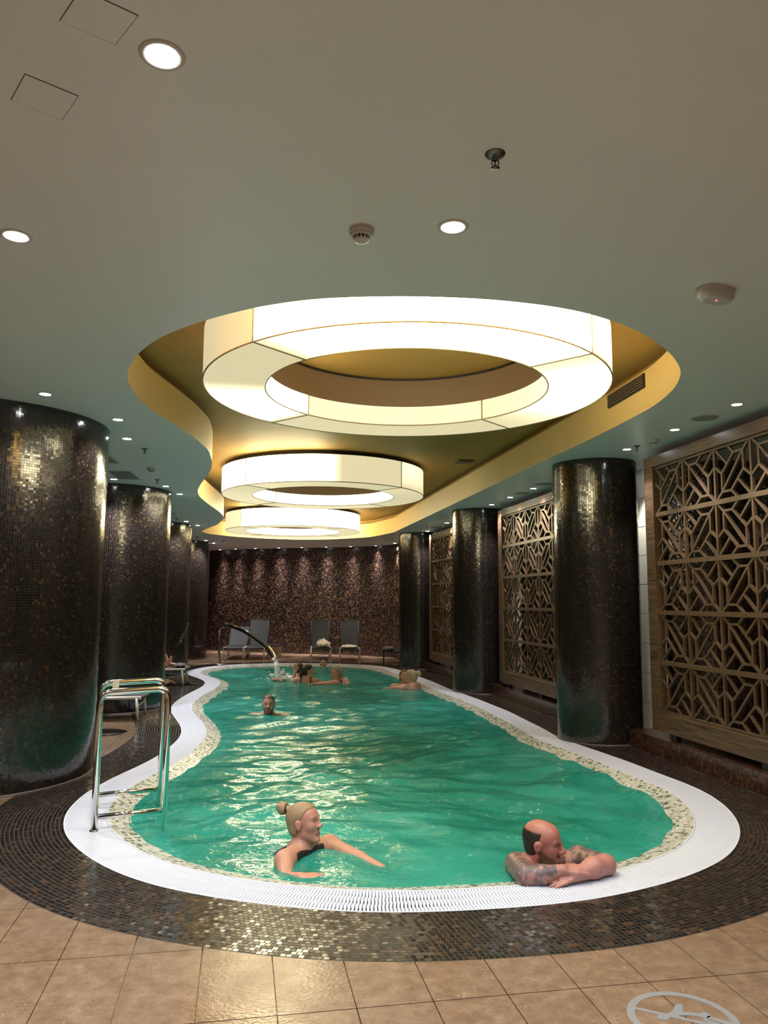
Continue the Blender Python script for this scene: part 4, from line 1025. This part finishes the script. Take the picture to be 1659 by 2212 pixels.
class Body:
    def __init__(b): b.p = []; b.neg = []
    def rc(b, a, c, ra, rb=None, k=.02, t=0): b.p.append(('rc', np.array(a, float), np.array(c, float), ra, ra if rb is None else rb, k, t)); return b
    def el(b, c, r, rot=None, k=.02, t=0, neg=False):
        (b.neg if neg else b.p).append(('el', np.array(c, float), np.array(r, float), np.eye(3) if rot is None else np.array(rot), None, k, t)); return b
    @staticmethod
    def dist(q, X):
        if q[0] == 'rc':
            a, c, ra, rb = q[1:5]; ba = c - a; L2 = ba @ ba + 1e-12; h = np.clip(((X - a) @ ba) / L2, 0, 1)
            return np.linalg.norm(X - a - h[..., None] * ba, axis=-1) - (ra + (rb - ra) * h)
        c, r, Rm = q[1:4]; l = (X - c) @ Rm
        k0 = np.linalg.norm(l / r, axis=-1); k1 = np.linalg.norm(l / (r * r), axis=-1); return k0 * (k0 - 1) / np.maximum(k1, 1e-9)
    @staticmethod
    def box(q, m_):
        if q[0] == 'rc': r = max(q[3], q[4]) + m_; return np.minimum(q[1], q[2]) - r, np.maximum(q[1], q[2]) + r
        r = q[2].max() + m_; return q[1] - r, q[1] + r
    def field(b, lo, hi, h, only=None, grow=0.0):
        n = np.ceil((hi - lo) / h).astype(int) + 1; f = np.full(n, .5)
        def sub(q):
            l, u = b.box(q, .06 + grow); i0 = np.clip(((l - lo) / h).astype(int), 0, n - 1); i1 = np.clip(np.ceil((u - lo) / h).astype(int) + 1, 1, n)
            g = [lo[a] + h * np.arange(i0[a], i1[a]) for a in range(3)]
            if min(len(x) for x in g) == 0: return None
            return tuple(slice(a, c) for a, c in zip(i0, i1)), np.stack(np.meshgrid(*g, indexing='ij'), -1)
        for q in b.p:
            if only is not None and q[6] not in only: continue
            r = sub(q)
            if r is None: continue
            sl, X = r; d = b.dist(q, X) - grow; a = f[sl]; k = q[5]; w_ = np.clip(.5 + .5 * (a - d) / k, 0, 1); f[sl] = a * (1 - w_) + d * w_ - k * w_ * (1 - w_)
        for q in b.neg:
            r = sub(q)
            if r is None: continue
            sl, X = r; d = -(b.dist(q, X)); a = f[sl]; k = q[5]; w_ = np.clip(.5 - .5 * (a - d) / k, 0, 1); f[sl] = a * (1 - w_) + d * w_ + k * w_ * (1 - w_)
        return f
    def mesh(b, name, h, cols, post=None, only=None, grow=0.0, cut=None, zmin=None):
        bs = [b.box(q, .03 + grow) for q in b.p if only is None or q[6] in only]; lo = np.min([x[0] for x in bs], 0); hi = np.max([x[1] for x in bs], 0)
        if zmin is not None: lo[2] = max(lo[2], zmin)
        f = b.field(lo, hi, h, only, grow)
        if cut is not None:
            g = np.stack(np.meshgrid(*[lo[a] + h * np.arange(f.shape[a]) for a in range(3)], indexing='ij'), -1); f = np.maximum(f, cut(g))
        for ax in range(3):
            sl = [slice(None)] * 3; sl[ax] = 0; f[tuple(sl)] = np.maximum(f[tuple(sl)], h * .5); sl[ax] = -1; f[tuple(sl)] = np.maximum(f[tuple(sl)], h * .5)
        V, F = surface_net(f, lo, h); cols = {k: np.array(v, float) for k, v in cols.items()}
        W_ = np.zeros(len(V)); C = np.zeros((len(V), 3))
        for q in b.p:
            if only is not None and q[6] not in only: continue
            l, u = b.box(q, .05); m_ = ((V > l) & (V < u)).all(1)
            if not m_.any(): continue
            e = np.exp(-np.clip(b.dist(q, V[m_]), -.02, .05) / .003); W_[m_] += e; C[m_] += e[:, None] * cols.get(q[6], cols[0])
        C = np.where(W_[:, None] > 0, C / np.maximum(W_, 1e-9)[:, None], cols[0])
        if post: C = post(V, C)
        return mesh_np(name, V, F, smooth=True, vcol=C)

class Head:
    def __init__(s, c, yaw, pitch=0, roll=0, sc=1.0):
        s.o = np.array(c, float); s.sc = sc
        s.R = np.array((Matrix.Rotation(R(yaw), 3, 'Z') @ Matrix.Rotation(R(pitch), 3, 'X') @ Matrix.Rotation(R(roll), 3, 'Y')))
    def w(s, p): return s.o + s.R @ (np.array(p, float) * s.sc)
    def loc(s, V): return ((V - s.o) @ s.R) / s.sc
    def rc(s, B, a, c, ra, rb=None, k=.02, t=0): B.rc(s.w(a), s.w(c), ra * s.sc, (ra if rb is None else rb) * s.sc, k * s.sc, t)
    def el(s, B, c, r, k=.02, t=0, neg=False, rot=None):
        B.el(s.w(c), np.array(r) * s.sc, s.R if rot is None else s.R @ np.array(rot), k * s.sc, t, neg)
    def build(s, B, female=False, neck=True):
        e, r_ = s.el, s.rc
        e(B, (0, -.020, .036), (.074, .097, .086), .03); e(B, (0, .028, .040), (.063, .056, .062), .03); e(B, (0, .034, -.030), (.053 if female else .057, .054, .080 if female else .083), .03)
        jw = .042 if female else .050
        for x in (-1, 1):
            r_(B, (x * jw, .002, -.050), (x * .010, .064, -.094 if female else -.097), .016 if female else .020, .015 if female else .019, .03); e(B, (x * .037, .056, -.014), (.024, .024, .026), .025)
            r_(B, (x * .042, .073, .030), (x * .010, .086, .027), .009, .009, .014); e(B, (x * .0125, .101, -.021), (.0095, .0105, .0085), .008)
            e(B, (x * .032, .098, .010), (.019, .017, .0125), .012, neg=True); e(B, (x * .031, .0755, .010), (.0135, .0135, .0125), .003, t=5)
            r_(B, (x * .021, .080, -.057), (0, .089, -.0535), .0045, .0058, .006, t=1); r_(B, (x * .018, .079, -.062), (0, .087, -.0650), .0045, .0068, .006, t=1)
            e(B, (x * .077, -.008, .002), (.009, .021, .032), .008, t=6); e(B, (x * .083, -.014, .010), (.006, .013, .018), .006, t=6); e(B, (x * .090, .000, .003), (.007, .0075, .013), .004, neg=True)
        e(B, (0, .070, -.096 if female else -.100), (.015 if female else .022, .015 if female else .018, .016), .02); r_(B, (0, .085 if female else .086, .024), (0, .107 if female else .1135, -.016), .0075 if female else .0085, .0105 if female else .0125, .012)
        if neck:
            nr = .047 if female else .058
            r_(B, (0, -.030, -.05), (0, -.045, -.17), nr, nr * 1.1, .03)
    def paint(s, V, C, hair=None, brow=(.12, .07, .04), beard=None, eye=(.06, .05, .04), bald=None, glasses=False):
        l = s.loc(V); x, y, z = l.T; ax = np.abs(x); near = (np.linalg.norm(l, axis=1) < .2)
        def mix(m_, col, a=1.0):
            nonlocal C
            m_ = np.clip(m_, 0, 1)[:, None] * a * near[:, None]; C = C * (1 - m_) + np.array(col) * m_
        g = lambda v, w_: np.clip(v / w_ + .5, 0, 1)
        mix(g(.0055 - np.abs(z - .0345 + .12 * np.abs(ax - .03)), .004) * g(ax - .010, .004) * g(.052 - ax, .006) * g(y - .055, .01), brow, .85)
        de = np.sqrt((ax - .031) ** 2 + (z - .010) ** 2); fy = g(y - .078, .004)
        mix(g(.0125 - np.sqrt(((ax - .031) * .8) ** 2 + ((z - .010) * 1.9) ** 2), .003) * fy, (.50, .45, .41), .8); mix(g(.006 - de, .002) * fy, eye)
        mix(g(.0022 - np.abs(z - .0165), .002) * g(.013 - np.abs(ax - .031), .003) * g(y - .074, .004), (.10, .05, .04), .8)
        mix(g(.0028 - np.abs(z + .0585), .0025) * g(.019 - ax, .004) * g(y - .075, .005), (.22, .06, .05), .9)
        mix(g(.006 - np.sqrt((ax - .009) ** 2 + (z + .029) ** 2), .003) * g(y - .09, .005), (.16, .06, .04), .7)
        if beard is not None:
            m_ = np.maximum(g(-.072 - z, .010), g(.011 - np.abs(z + .041), .006) * g(.028 - ax, .006)) * g(y - .0, .02)
            m_ = np.maximum(m_, g(-.012 - .55 * y - z, .016) * g(ax - .024, .010) * g(y + .002, .012)); lip = g(.010 - np.abs(z + .0595), .004) * g(.021 - ax, .005)
            mix(m_ * (1 - lip) * g(z + .15, .02), beard, .9)
        if bald is not None: mix(g(.035 + .18 * y - y * 0 - z + .035, .012) * g(-.010 + .35 * z - y, .014) * g(z + .075, .01), bald, .95)
        return C
    def hair(s, name, h, col, mt, parent, slope=.656, off=.009, grow=.009, extra=None, low=-.085, top=None):
        """a cap of hair over the skull, cut along the hairline"""
        B = Body(); s.el(B, (0, -.020, .036), (.074, .097, .086), .03); s.el(B, (0, .024, .046), (.064, .054, .060), .03); s.el(B, (0, -.035, -.03), (.062, .066, .05), .03)
        def cut(G):
            l = ((G - s.o) @ s.R) / s.sc; d = (l[..., 1] - slope * l[..., 2] - off - .012 * np.cos(l[..., 0] * 38)) * .85; d = np.maximum(d, low - l[..., 2])
            ear = .031 - np.sqrt((l[..., 1] + .004) ** 2 + (l[..., 2] + .0) ** 2); ear = np.where(np.abs(l[..., 0]) > .05, ear, -1)
            d = np.maximum(d, ear)
            if top is not None: d = np.maximum(d, l[..., 2] - top)
            return d * s.sc
        me = B.mesh(name, h, {0: col}, grow=grow * s.sc, cut=cut)
        o = ob(name, me, mt, parent)
        if extra:
            B = Body()
            for q in extra: s.rc(B, *q)
            ob(name + '_bun' if False else 'hair_knot', B.mesh('hair_knot', h, {0: col}), mt, parent)
        return o

def hand(B, wrist, d, nrm, side, curl=.35, sc=1.0, spread=.10, t=2, k=.010):
    """palm and five bent fingers; d along the hand, nrm out of the back of the hand"""
    w_ = np.array(wrist, float); d = np.array(d, float); d /= np.linalg.norm(d); nrm = np.array(nrm, float); nrm -= d * (nrm @ d); nrm /= np.linalg.norm(nrm); lat = np.cross(d, nrm) * side
    for i, (lx, L_, fl) in enumerate([(.030, .084, .92), (.010, .090, 1.0), (-.011, .086, .95), (-.030, .078, .76)]):
        kn = w_ + (d * L_ + lat * lx) * sc; B.rc(w_ + lat * lx * .55 * sc + d * .008 * sc, kn, .0125 * sc, .0105 * sc, .014, t)
        p = kn; dd = d + lat * spread * (lx / .03); dd /= np.linalg.norm(dd); ang = 0
        for seg, (sl, r0, r1) in enumerate([(.040, .0090, .0084), (.026, .0084, .0077), (.021, .0077, .0064)]):
            ang += curl * (.7, 1.0, .7)[seg] * (1 + .08 * i); q = p + (dd * math.cos(ang) - nrm * math.sin(ang)) * sl * fl * sc
            B.rc(p, q, r0 * sc, r1 * sc, .0035, t); p = q
    b0 = w_ + (d * .022 + lat * .024 - nrm * .004) * sc; t1 = b0 + (d * .030 + lat * .026 - nrm * .008) * sc; t2 = t1 + (d * .030 + lat * .010 - nrm * .006) * sc; t3 = t2 + (d * .026 + lat * .002 - nrm * .004) * sc
    B.rc(b0, t1, .0150 * sc, .0115 * sc, .012, t); B.rc(t1, t2, .0110 * sc, .0095 * sc, .004, t); B.rc(t2, t3, .0095 * sc, .0075 * sc, .004, t)

def mat_vcol(name, rough, spec=.5, bump=0.0, bs=60, stretch=None):
    m, nt, b = nodes(name); a = N(nt, 'ShaderNodeVertexColor', layer_name='col'); nt.links.new(a.outputs[0], b.inputs['Base Color'])
    b.inputs['Roughness'].default_value = rough; b.inputs['Specular IOR Level'].default_value = spec
    if bump:
        tc = N(nt, 'ShaderNodeTexCoord'); nz = N(nt, 'ShaderNodeTexNoise'); nz.inputs['Scale'].default_value = bs; bp = N(nt, 'ShaderNodeBump'); bp.inputs['Strength'].default_value = bump; bp.inputs['Distance'].default_value = .004
        src = tc.outputs['Object']
        if stretch: mp = N(nt, 'ShaderNodeMapping'); mp.inputs['Scale'].default_value = stretch; nt.links.new(src, mp.inputs[0]); src = mp.outputs[0]
        nt.links.new(src, nz.inputs['Vector']); nt.links.new(nz.outputs['Fac'], bp.inputs['Height']); nt.links.new(bp.outputs[0], b.inputs['Normal'])
    return m
M['skin'] = mat_vcol('skin', .42, .45); M['hair'] = mat_vcol('hair', .45, .4, .6, 40, (1, 1, 4)); M['cloth'] = mat_vcol('swim_fabric', .55, .4)
def person(name_loc, label):
    root = empty('person', name_loc); return tag(root, label, 'person')
def fit(o, root):
    o.parent = root; o.matrix_parent_inverse = Matrix.Translation(-root.location); return o
def torso(B, neck, shl, shr, hip, chest=.115, k=.05):
    """neck base, shoulders, hip centre"""
    neck, shl, shr, hip = [np.array(q, float) for q in (neck, shl, shr, hip)]; mid = (shl + shr) / 2; ax = (hip - mid); 
    B.rc(neck, shl, .050, .058, .05, 3); B.rc(neck, shr, .050, .058, .05, 3); c1 = mid + ax * .25; off = (shr - shl) * .22
    B.rc(c1 - off, hip - off * .8, chest, chest * .9, k, 3); B.rc(c1 + off, hip + off * .8, chest, chest * .9, k, 3); B.rc(neck, c1, .06, chest * .9, k, 3)
def limb(B, pts, rs, k=.02, t=2):
    for (a, b), (ra, rb) in zip(zip(pts, pts[1:]), zip(rs, rs[1:])): B.rc(a, b, ra, rb, k, t)

# --- tattooed man leaning on the pool edge
Mn = Body(); hd = Head((.890, 4.43, .130), -119, -5, 3, 1.02); hd.build(Mn)
SKM = (.39, .155, .12)
Rs, Re, Rw = (.755, 4.50, -.005), (.748, 4.205, .036), (.940, 4.195, .070)
Ls, Le, Lw = (1.13, 4.62, -.005), (1.205, 4.335, .052), (1.005, 4.20, .042)
torso(Mn, hd.w((0, -.05, -.17)), Ls, Rs, (.98, 4.78, -.55), .135)
limb(Mn, [Rs, Re], [.066, .052], .03, 3); limb(Mn, [Re, (.83, 4.19, .048), Rw], [.052, .047, .029], .02, 4)
limb(Mn, [Ls, Le], [.066, .052], .03, 3); limb(Mn, [Le, (1.12, 4.275, .055), Lw], [.051, .053, .032], .02, 2)
hand(Mn, Rw, (.97, .16, -.02), (0, -.35, 1), -1, .12, .98, .02)
hand(Mn, Lw, (-.95, -.30, -.16), (.1, -.45, 1), 1, .10, .96, .0)
def tatt(V, C):
    x, y, z = V.T; n_ = np.sin(47 * x + 6 * np.sin(31 * y)) + np.sin(53 * z + 5 * np.sin(37 * x + 1)) + np.sin(61 * y + 4 * np.sin(45 * z)) + .5 * np.sin(140 * x + 90 * z)
    ink = np.clip(n_ * 1.1 + 1.5, .25, 1)
    rc_ = lambda a, b: np.linalg.norm(V - np.array(a) - np.clip(((V - np.array(a)) @ (np.array(b) - np.array(a))) / ((np.array(b) - np.array(a)) @ (np.array(b) - np.array(a))), 0, 1)[:, None] * (np.array(b) - np.array(a)), axis=1)
    arm = (rc_(Rs, Re) < .085) | ((rc_(Re, Rw) < .075) & (x < .905)) | ((rc_(Ls, Le) < .085) & (y > 4.37))
    arm &= (np.linalg.norm(hd.loc(V), axis=1) > .135) & ~((x > .86) & (y < 4.19) & (z < .045))
    w_ = (ink * arm * .82)[:, None]; ln = (np.clip(np.abs(np.sin(70 * x + 40 * z + 3 * np.sin(60 * y))) * -6 + 1, 0, 1) * arm * .5)[:, None]
    C = C * (1 - w_) + np.array((.075, .078, .092)) * w_; return C * (1 - ln) + np.array((.03, .03, .035)) * ln
def post(V, C):
    C = tatt(V, C); n_ = .5 + .5 * np.sin(22 * V[:, 0] + 3 * np.sin(17 * V[:, 2])) ; C = C * (1 + .08 * (n_[:, None] - .5))
    return hd.paint(V, C, beard=(.070, .028, .014), brow=(.16, .08, .05))
root = person((.95, 4.3, 0), 'bald man with tattooed arms and a reddish beard leaning on the pool edge')
fit(ob('body', Mn.mesh('body', .0056, {0: SKM, 1: (.42, .15, .13), 2: (.43, .20, .165), 3: (.38, .18, .13), 4: (.39, .19, .155), 5: (.39, .2, .16), 6: (.40, .155, .125)}, post, zmin=-.42), M['skin']), root)
hm = hd.hair('hair', .006, (.022, .013, .010), M['hair'], None, slope=.12, off=.006, grow=.0035, low=-.07, top=.074); fit(hm, root)
fit(MB().lathe([(.0095, -.003), (.0105, 0), (.0095, .003)], n=16).build('ring', M['chrome'], None), root).matrix_world = Matrix.Translation((.925, 4.160, .034)) @ Matrix.Rotation(R(70), 4, 'Y')

# --- woman with a bun swimming near the front edge
Wm = Body(); hd2 = Head((-.465, 4.79, .132), -110, 9, -4, .98); hd2.build(Wm, True)
Rs, Re, Rw = (-.560, 4.61, -.022), (-.535, 4.47, -.080), (-.445, 4.395, -.042)
Ls, Le, Lw = (-.325, 4.93, -.030), (-.13, 4.76, -.060), (.0, 4.61, -.068)
torso(Wm, hd2.w((0, -.05, -.155)), Ls, Rs, (-.75, 5.15, -.42), .105)
limb(Wm, [Rs, Re], [.052, .042], .025, 2); limb(Wm, [Re, Rw], [.041, .028], .02, 2); limb(Wm, [Ls, Le], [.052, .041], .025, 2); limb(Wm, [Le, Lw], [.040, .027], .02, 2)
hand(Wm, Rw, (.97, -.10, .05), (0, -.25, 1), -1, .16, .95, .08); hand(Wm, Lw, (.75, -.65, .0), (.1, -.1, 1), 1, .10, .95, .22)
root = person((-.47, 4.75, 0), 'blonde woman with a bun and black halter swimsuit swimming near the front edge')
fit(ob('body', Wm.mesh('body', .0056, {0: (.46, .22, .17), 1: (.38, .12, .11), 2: (.47, .235, .155), 3: (.46, .24, .165), 5: (.42, .22, .17), 6: (.45, .2, .15)}, lambda V, C: hd2.paint(V, C, brow=(.20, .12, .07)), zmin=-.42), M['skin']), root)
fit(hd2.hair('hair', .006, (.30, .20, .115), M['hair'], None, slope=.62, off=.004, grow=.005, low=-.075), root)
B = Body(); hd2.el(B, (0, -.142, .098), (.040, .036, .040), .02); hd2.el(B, (.012, -.150, .112), (.026, .026, .022), .012); hd2.rc(B, (0, -.10, .085), (0, -.125, .095), .022, .02)
fit(ob('hair_bun', B.mesh('hair_bun', .006, {0: (.32, .21, .12)}), M['hair']), root)
pts = [hd2.w((.026 * math.cos(2 * PI * i / 20), -.112, .092 + .026 * math.sin(2 * PI * i / 20))) for i in range(21)]
fit(MB().tube(pts, .006, n=8, cap=False).build('hair_tie', M['rubber'], None), root)
nb = hd2.w((0, -.048, -.165)); dn = (np.array((-.75, 5.15, -.42)) - nb); dn /= np.linalg.norm(dn)
def hcut(G):
    l = G - nb; a = np.clip(l @ dn, 0, None); lat = np.linalg.norm(l - a[..., None] * dn, axis=-1); return np.maximum(G[..., 2] - .006, lat - .150)
fit(ob('swimsuit', Wm.mesh('swimsuit', .007, {0: (.012, .012, .014), 3: (.012, .012, .014)}, only=(3,), grow=.006, cut=hcut, zmin=-.42), M['cloth']), root)
for sx in (-1, 1):
    st = [hd2.w(q) for q in [(0, -.100, -.118), (sx * .040, -.088, -.126), (sx * .064, -.045, -.148), (sx * .066, .0, -.175), (sx * .058, .030, -.205), (sx * .05, .045, -.24)]]
    fit(MB().tube(catmull(st), .0105, n=8).build('halter_strap', M['rubber'], None), root)

# --- the others, farther off
def swimmer(headc, yaw, label, skin, hairc, hairkw, body, pitch=0, female=True, sc=1.0, h=.011, paint=None, roll=0):
    B = Body(); H = Head(headc, yaw, pitch, roll, sc); H.build(B, female); body(B, H)
    root = person((headc[0], headc[1], 0), label); sk = np.array(skin)
    fit(ob('body', B.mesh('body', h, {0: sk, 1: sk * (.85, .6, .6), 2: sk, 3: sk, 5: sk * .9, 6: sk * .95}, lambda V, C: H.paint(V, C, **(paint or {})), zmin=-.40), M['skin']), root)
    fit(H.hair('hair', h, hairc, M['hair'], None, **hairkw), root); return root, H, B
def stand(sl, sr, hip, ch=.11):
    def f(B, H): torso(B, H.w((0, -.05, -.16)), sl, sr, hip, ch)
    return f
def b_mid(B, H):
    torso(B, H.w((0, -.05, -.16)), (-1.30, 10.5, -.085), (-1.73, 10.5, -.085), (-1.52, 10.7, -.5), .13)
    limb(B, [(-1.30, 10.5, -.085), (-1.02, 10.35, -.11), (-1.15, 10.1, -.13)], [.06, .048, .03]); limb(B, [(-1.73, 10.5, -.085), (-2.0, 10.35, -.11), (-1.85, 10.1, -.13)], [.06, .048, .03])
swimmer((-1.515, 10.40, .100), 186, 'short-haired bearded man swimming towards the viewer in mid-pool', (.44, .22, .15), (.085, .05, .03), dict(slope=.75, off=-.002, grow=.005), b_mid, -2, False, 1.02, .009, dict(beard=(.10, .055, .035), brow=(.12, .07, .04)))
def b_pony(B, H):
    torso(B, H.w((0, -.05, -.16)), (-1.62, 14.62, -.005), (-1.27, 14.55, -.005), (-1.45, 14.6, -.5), .11)
    limb(B, [(-1.62, 14.62, -.005), (-1.70, 14.72, -.03), (-1.66, 14.75, .14)], [.05, .04, .028]); hand(B, (-1.66, 14.75, .14), (.05, .05, 1), (0, -1, 0), 1, .1, 1, .1)
    limb(B, [(-1.27, 14.55, -.005), (-1.16, 14.75, -.06), (-1.2, 14.95, -.05)], [.05, .04, .028])
rt, H, B = swimmer((-1.40, 14.60, .165), -72, 'dark-haired woman with a wet ponytail seen from behind, black swimsuit straps', (.55, .30, .19), (.025, .015, .012), dict(grow=.010), b_pony, 0, True, 1.0, .010, dict(brow=(.05, .03, .02)))
Bp = Body(); H.rc(Bp, (0, -.105, .03), (0, -.135, -.06), .030, .026, .03); H.rc(Bp, (0, -.135, -.06), (.01, -.15, -.15), .026, .012, .03)
fit(ob('ponytail', Bp.mesh('ponytail', .010, {0: (.022, .014, .011)}), M['hair']), rt)
pts = [H.w((sx * .072, .081 - .006 * abs(t), .012)) for sx, t in ((-1, 1), (-.5, .3), (0, 0), (.5, .3), (1, 1))]
fit(MB().tube(pts, .006, n=6).build('sunglasses', M['rubber'], None), rt)
for x0 in (-1.535, -1.345):
    fit(MB().tube([(x0, 14.60, .072), (x0, 14.53, .055), (x0 + .005, 14.475, .0), (x0 + .005, 14.47, -.12)], .011, n=8).build('swimsuit_strap', M['rubber'], None), rt)
def b_kid(B, H):
    torso(B, H.w((0, -.05, -.15)), (-1.80, 14.95, -.01), (-1.44, 14.98, -.01), (-1.62, 15.0, -.45), .11)
    limb(B, [(-1.80, 14.95, -.01), (-1.98, 14.95, -.035), (-2.1, 14.9, -.02)], [.05, .04, .028])
rt, H, B = swimmer((-1.605, 14.92, .175), -8, 'brown-haired bather in a pale swim vest seen from behind, beside the spray', (.55, .33, .23), (.07, .042, .026), dict(grow=.010, low=-.07), b_kid, 0, False, .95, .011)
fit(ob('swim_vest', B.mesh('swim_vest', .012, {0: (.72, .72, .66), 3: (.72, .72, .66)}, only=(3,), grow=.010, cut=lambda G: G[..., 2] - .055, zmin=-.35), M['cloth']), rt)
rt, H, B = swimmer((-1.367, 17.86, .062), 184, 'dark-haired bather with only the head above water at the far edge', (.52, .29, .21), (.015, .010, .009), dict(grow=.014, low=-.12), stand((-1.17, 17.95, -.16), (-1.56, 17.95, -.16), (-1.36, 18.0, -.5)), 0, True, .98, .011, dict(brow=(.05, .03, .02)))
def b_grey(B, H):
    torso(B, H.w((0, -.05, -.16)), (-.86, 14.22, -.01), (-.70, 14.58, .0), (-.62, 14.5, -.45), .12)
    limb(B, [(-.86, 14.22, -.01), (-1.02, 14.20, -.02), (-1.20, 14.22, -.025)], [.055, .043, .03]); hand(B, (-1.20, 14.22, -.025), (-1, .05, 0), (0, 0, 1), 1, .15, 1, .1)
rt, H, B = swimmer((-.858, 14.40, .150), 112, 'grey-haired woman reaching one arm along the water to the left', (.55, .27, .20), (.30, .26, .18), dict(grow=.014, low=-.085, slope=.5, off=.012), b_grey, -4, True, 1.03, .010, dict(brow=(.2, .15, .1)))
fit(MB().tube([(-.80, 14.33, .055), (-.76, 14.28, .02), (-.74, 14.30, -.06)], .012, n=8).build('swimsuit_strap', M['rubber'], None), rt)
def b_bun(B, H):
    torso(B, H.w((0, -.05, -.15)), (.36, 13.47, .0), (.60, 13.68, .005), (.52, 13.62, -.45), .11)
    limb(B, [(.36, 13.47, .0), (.28, 13.42, -.01), (.14, 13.50, -.015)], [.055, .043, .03]); hand(B, (.14, 13.50, -.015), (-1, .2, 0), (0, 0, 1), 1, .15, 1, .1)
rt, H, B = swimmer((.478, 13.60, .160), 66, 'blonde woman with a large bun at the right edge of the pool', (.56, .30, .23), (.36, .28, .18), dict(grow=.010, low=-.08), b_bun, 4, True, 1.02, .010)
Bb = Body(); H.el(Bb, (0, -.135, .075), (.058, .05, .052), .02); fit(ob('hair_bun', Bb.mesh('hair_bun', .010, {0: (.40, .31, .20)}), M['hair']), rt)
swimmer((.372, 13.86, .140), 200, 'bather facing the viewer just behind the blonde woman with the bun', (.55, .29, .23), (.10, .06, .04), dict(grow=.006), stand((.53, 13.98, -.04), (.18, 13.95, -.04), (.36, 14.05, -.5)), 14, True, 1.0, .010)
# --- somebody lying on the lounger between the left columns
B = Body(); H = Head((-5.12, 13.72, .83), 84, 30, 0, 1.0); H.build(B, False)
torso(B, H.w((0, -.05, -.16)), (-4.98, 13.52, .62), (-4.98, 13.94, .62), (-4.48, 13.76, .43), .11)
limb(B, [(-4.48, 13.86, .42), (-4.08, 13.93, .78), (-3.84, 13.90, .37)], [.085, .06, .042], .03); limb(B, [(-3.85, 13.90, .345), (-3.72, 13.89, .325), (-3.62, 13.89, .315)], [.040, .034, .022], .02)
limb(B, [(-4.48, 13.66, .42), (-4.06, 13.68, .40), (-3.80, 13.69, .345)], [.085, .06, .042], .03); limb(B, [(-3.80, 13.69, .345), (-3.74, 13.69, .42), (-3.72, 13.69, .48)], [.038, .034, .022], .02)
limb(B, [(-4.98, 13.52, .62), (-4.75, 13.45, .42), (-4.55, 13.50, .36)], [.05, .04, .03]); limb(B, [(-4.98, 13.94, .62), (-4.75, 14.0, .42), (-4.55, 13.98, .36)], [.05, .04, .03])
root = person((-4.4, 13.8, 0), 'person lying on a lounger behind the second left column, one bare leg showing')
fit(ob('body', B.mesh('body', .013, {0: (.50, .24, .15), 1: (.42, .15, .13)}, lambda V, C: H.paint(V, C)), M['skin']), root)
fit(H.hair('hair', .012, (.06, .04, .03), M['hair'], None), root)
def strunk(G): return np.maximum(np.abs((G - np.array((-4.45, 13.76, .43)))[..., 0] - .03) - .17, -1)
fit(ob('swim_shorts', B.mesh('swim_shorts', .014, {0: (.03, .03, .05)}, grow=.010, cut=strunk), M['cloth']), root)

# ------------------------------------------------------------------ towels and cloths: crumpled heaps
def heap(c, size, label, mt, seed, cat='towel', col=(.78, .75, .66), n=30, h=.011, rz=0):
    rng = random.Random(seed); B = Body(); a, b, z = size
    B.el((0, 0, z * .30), (a * .88, b * .85, z * .36), k=.02)
    for i in range(n):
        t = rng.random() * 2 * PI; r_ = math.sqrt(rng.random()) * .8; p = np.array((a * r_ * math.cos(t), b * r_ * math.sin(t), 0)); hh = z * max(.14, (1 - r_ ** 3) * rng.uniform(.5, 1.0))
        q = p + np.array((rng.uniform(-.4, .4) * a, rng.uniform(-.4, .4) * b, 0)); q[0] = max(-a * .9, min(a * .9, q[0])); q[1] = max(-b * .9, min(b * .9, q[1]))
        B.rc((p[0], p[1], hh * .82), (q[0], q[1], max(.02, hh * rng.uniform(.3, .9) - .02)), max(.012, z * rng.uniform(.07, .12)), max(.010, z * rng.uniform(.05, .10)), .010)
    root = empty(cat, c, rz); tag(root, label, cat)
    ob('folds', B.mesh('folds', h, {0: col}, cut=lambda G: -G[..., 2]), mt, root); return root
LOUNGE_Z = .292
heap((-1.55, 20.12, LOUNGE_Z), (.20, .24, .26), 'tall heap of crumpled white towel on a lounger by the back wall', M['towel'], 3)
heap((-.86, 19.75, LOUNGE_Z), (.24, .24, .13), 'flat folded white towel on the rightmost lounger', M['towel'], 8)
heap((-3.62, 13.92, LOUNGE_Z), (.11, .20, .10), 'dark grey towel on the foot of the lounger behind the second left column', M['towel_grey'], 5)
heap((.12, 19.05, .28), (.17, .17, .15), 'grey purple cloth crumpled on the low stool by the farthest right column', M['towel_grey'], 9, 'cloth')
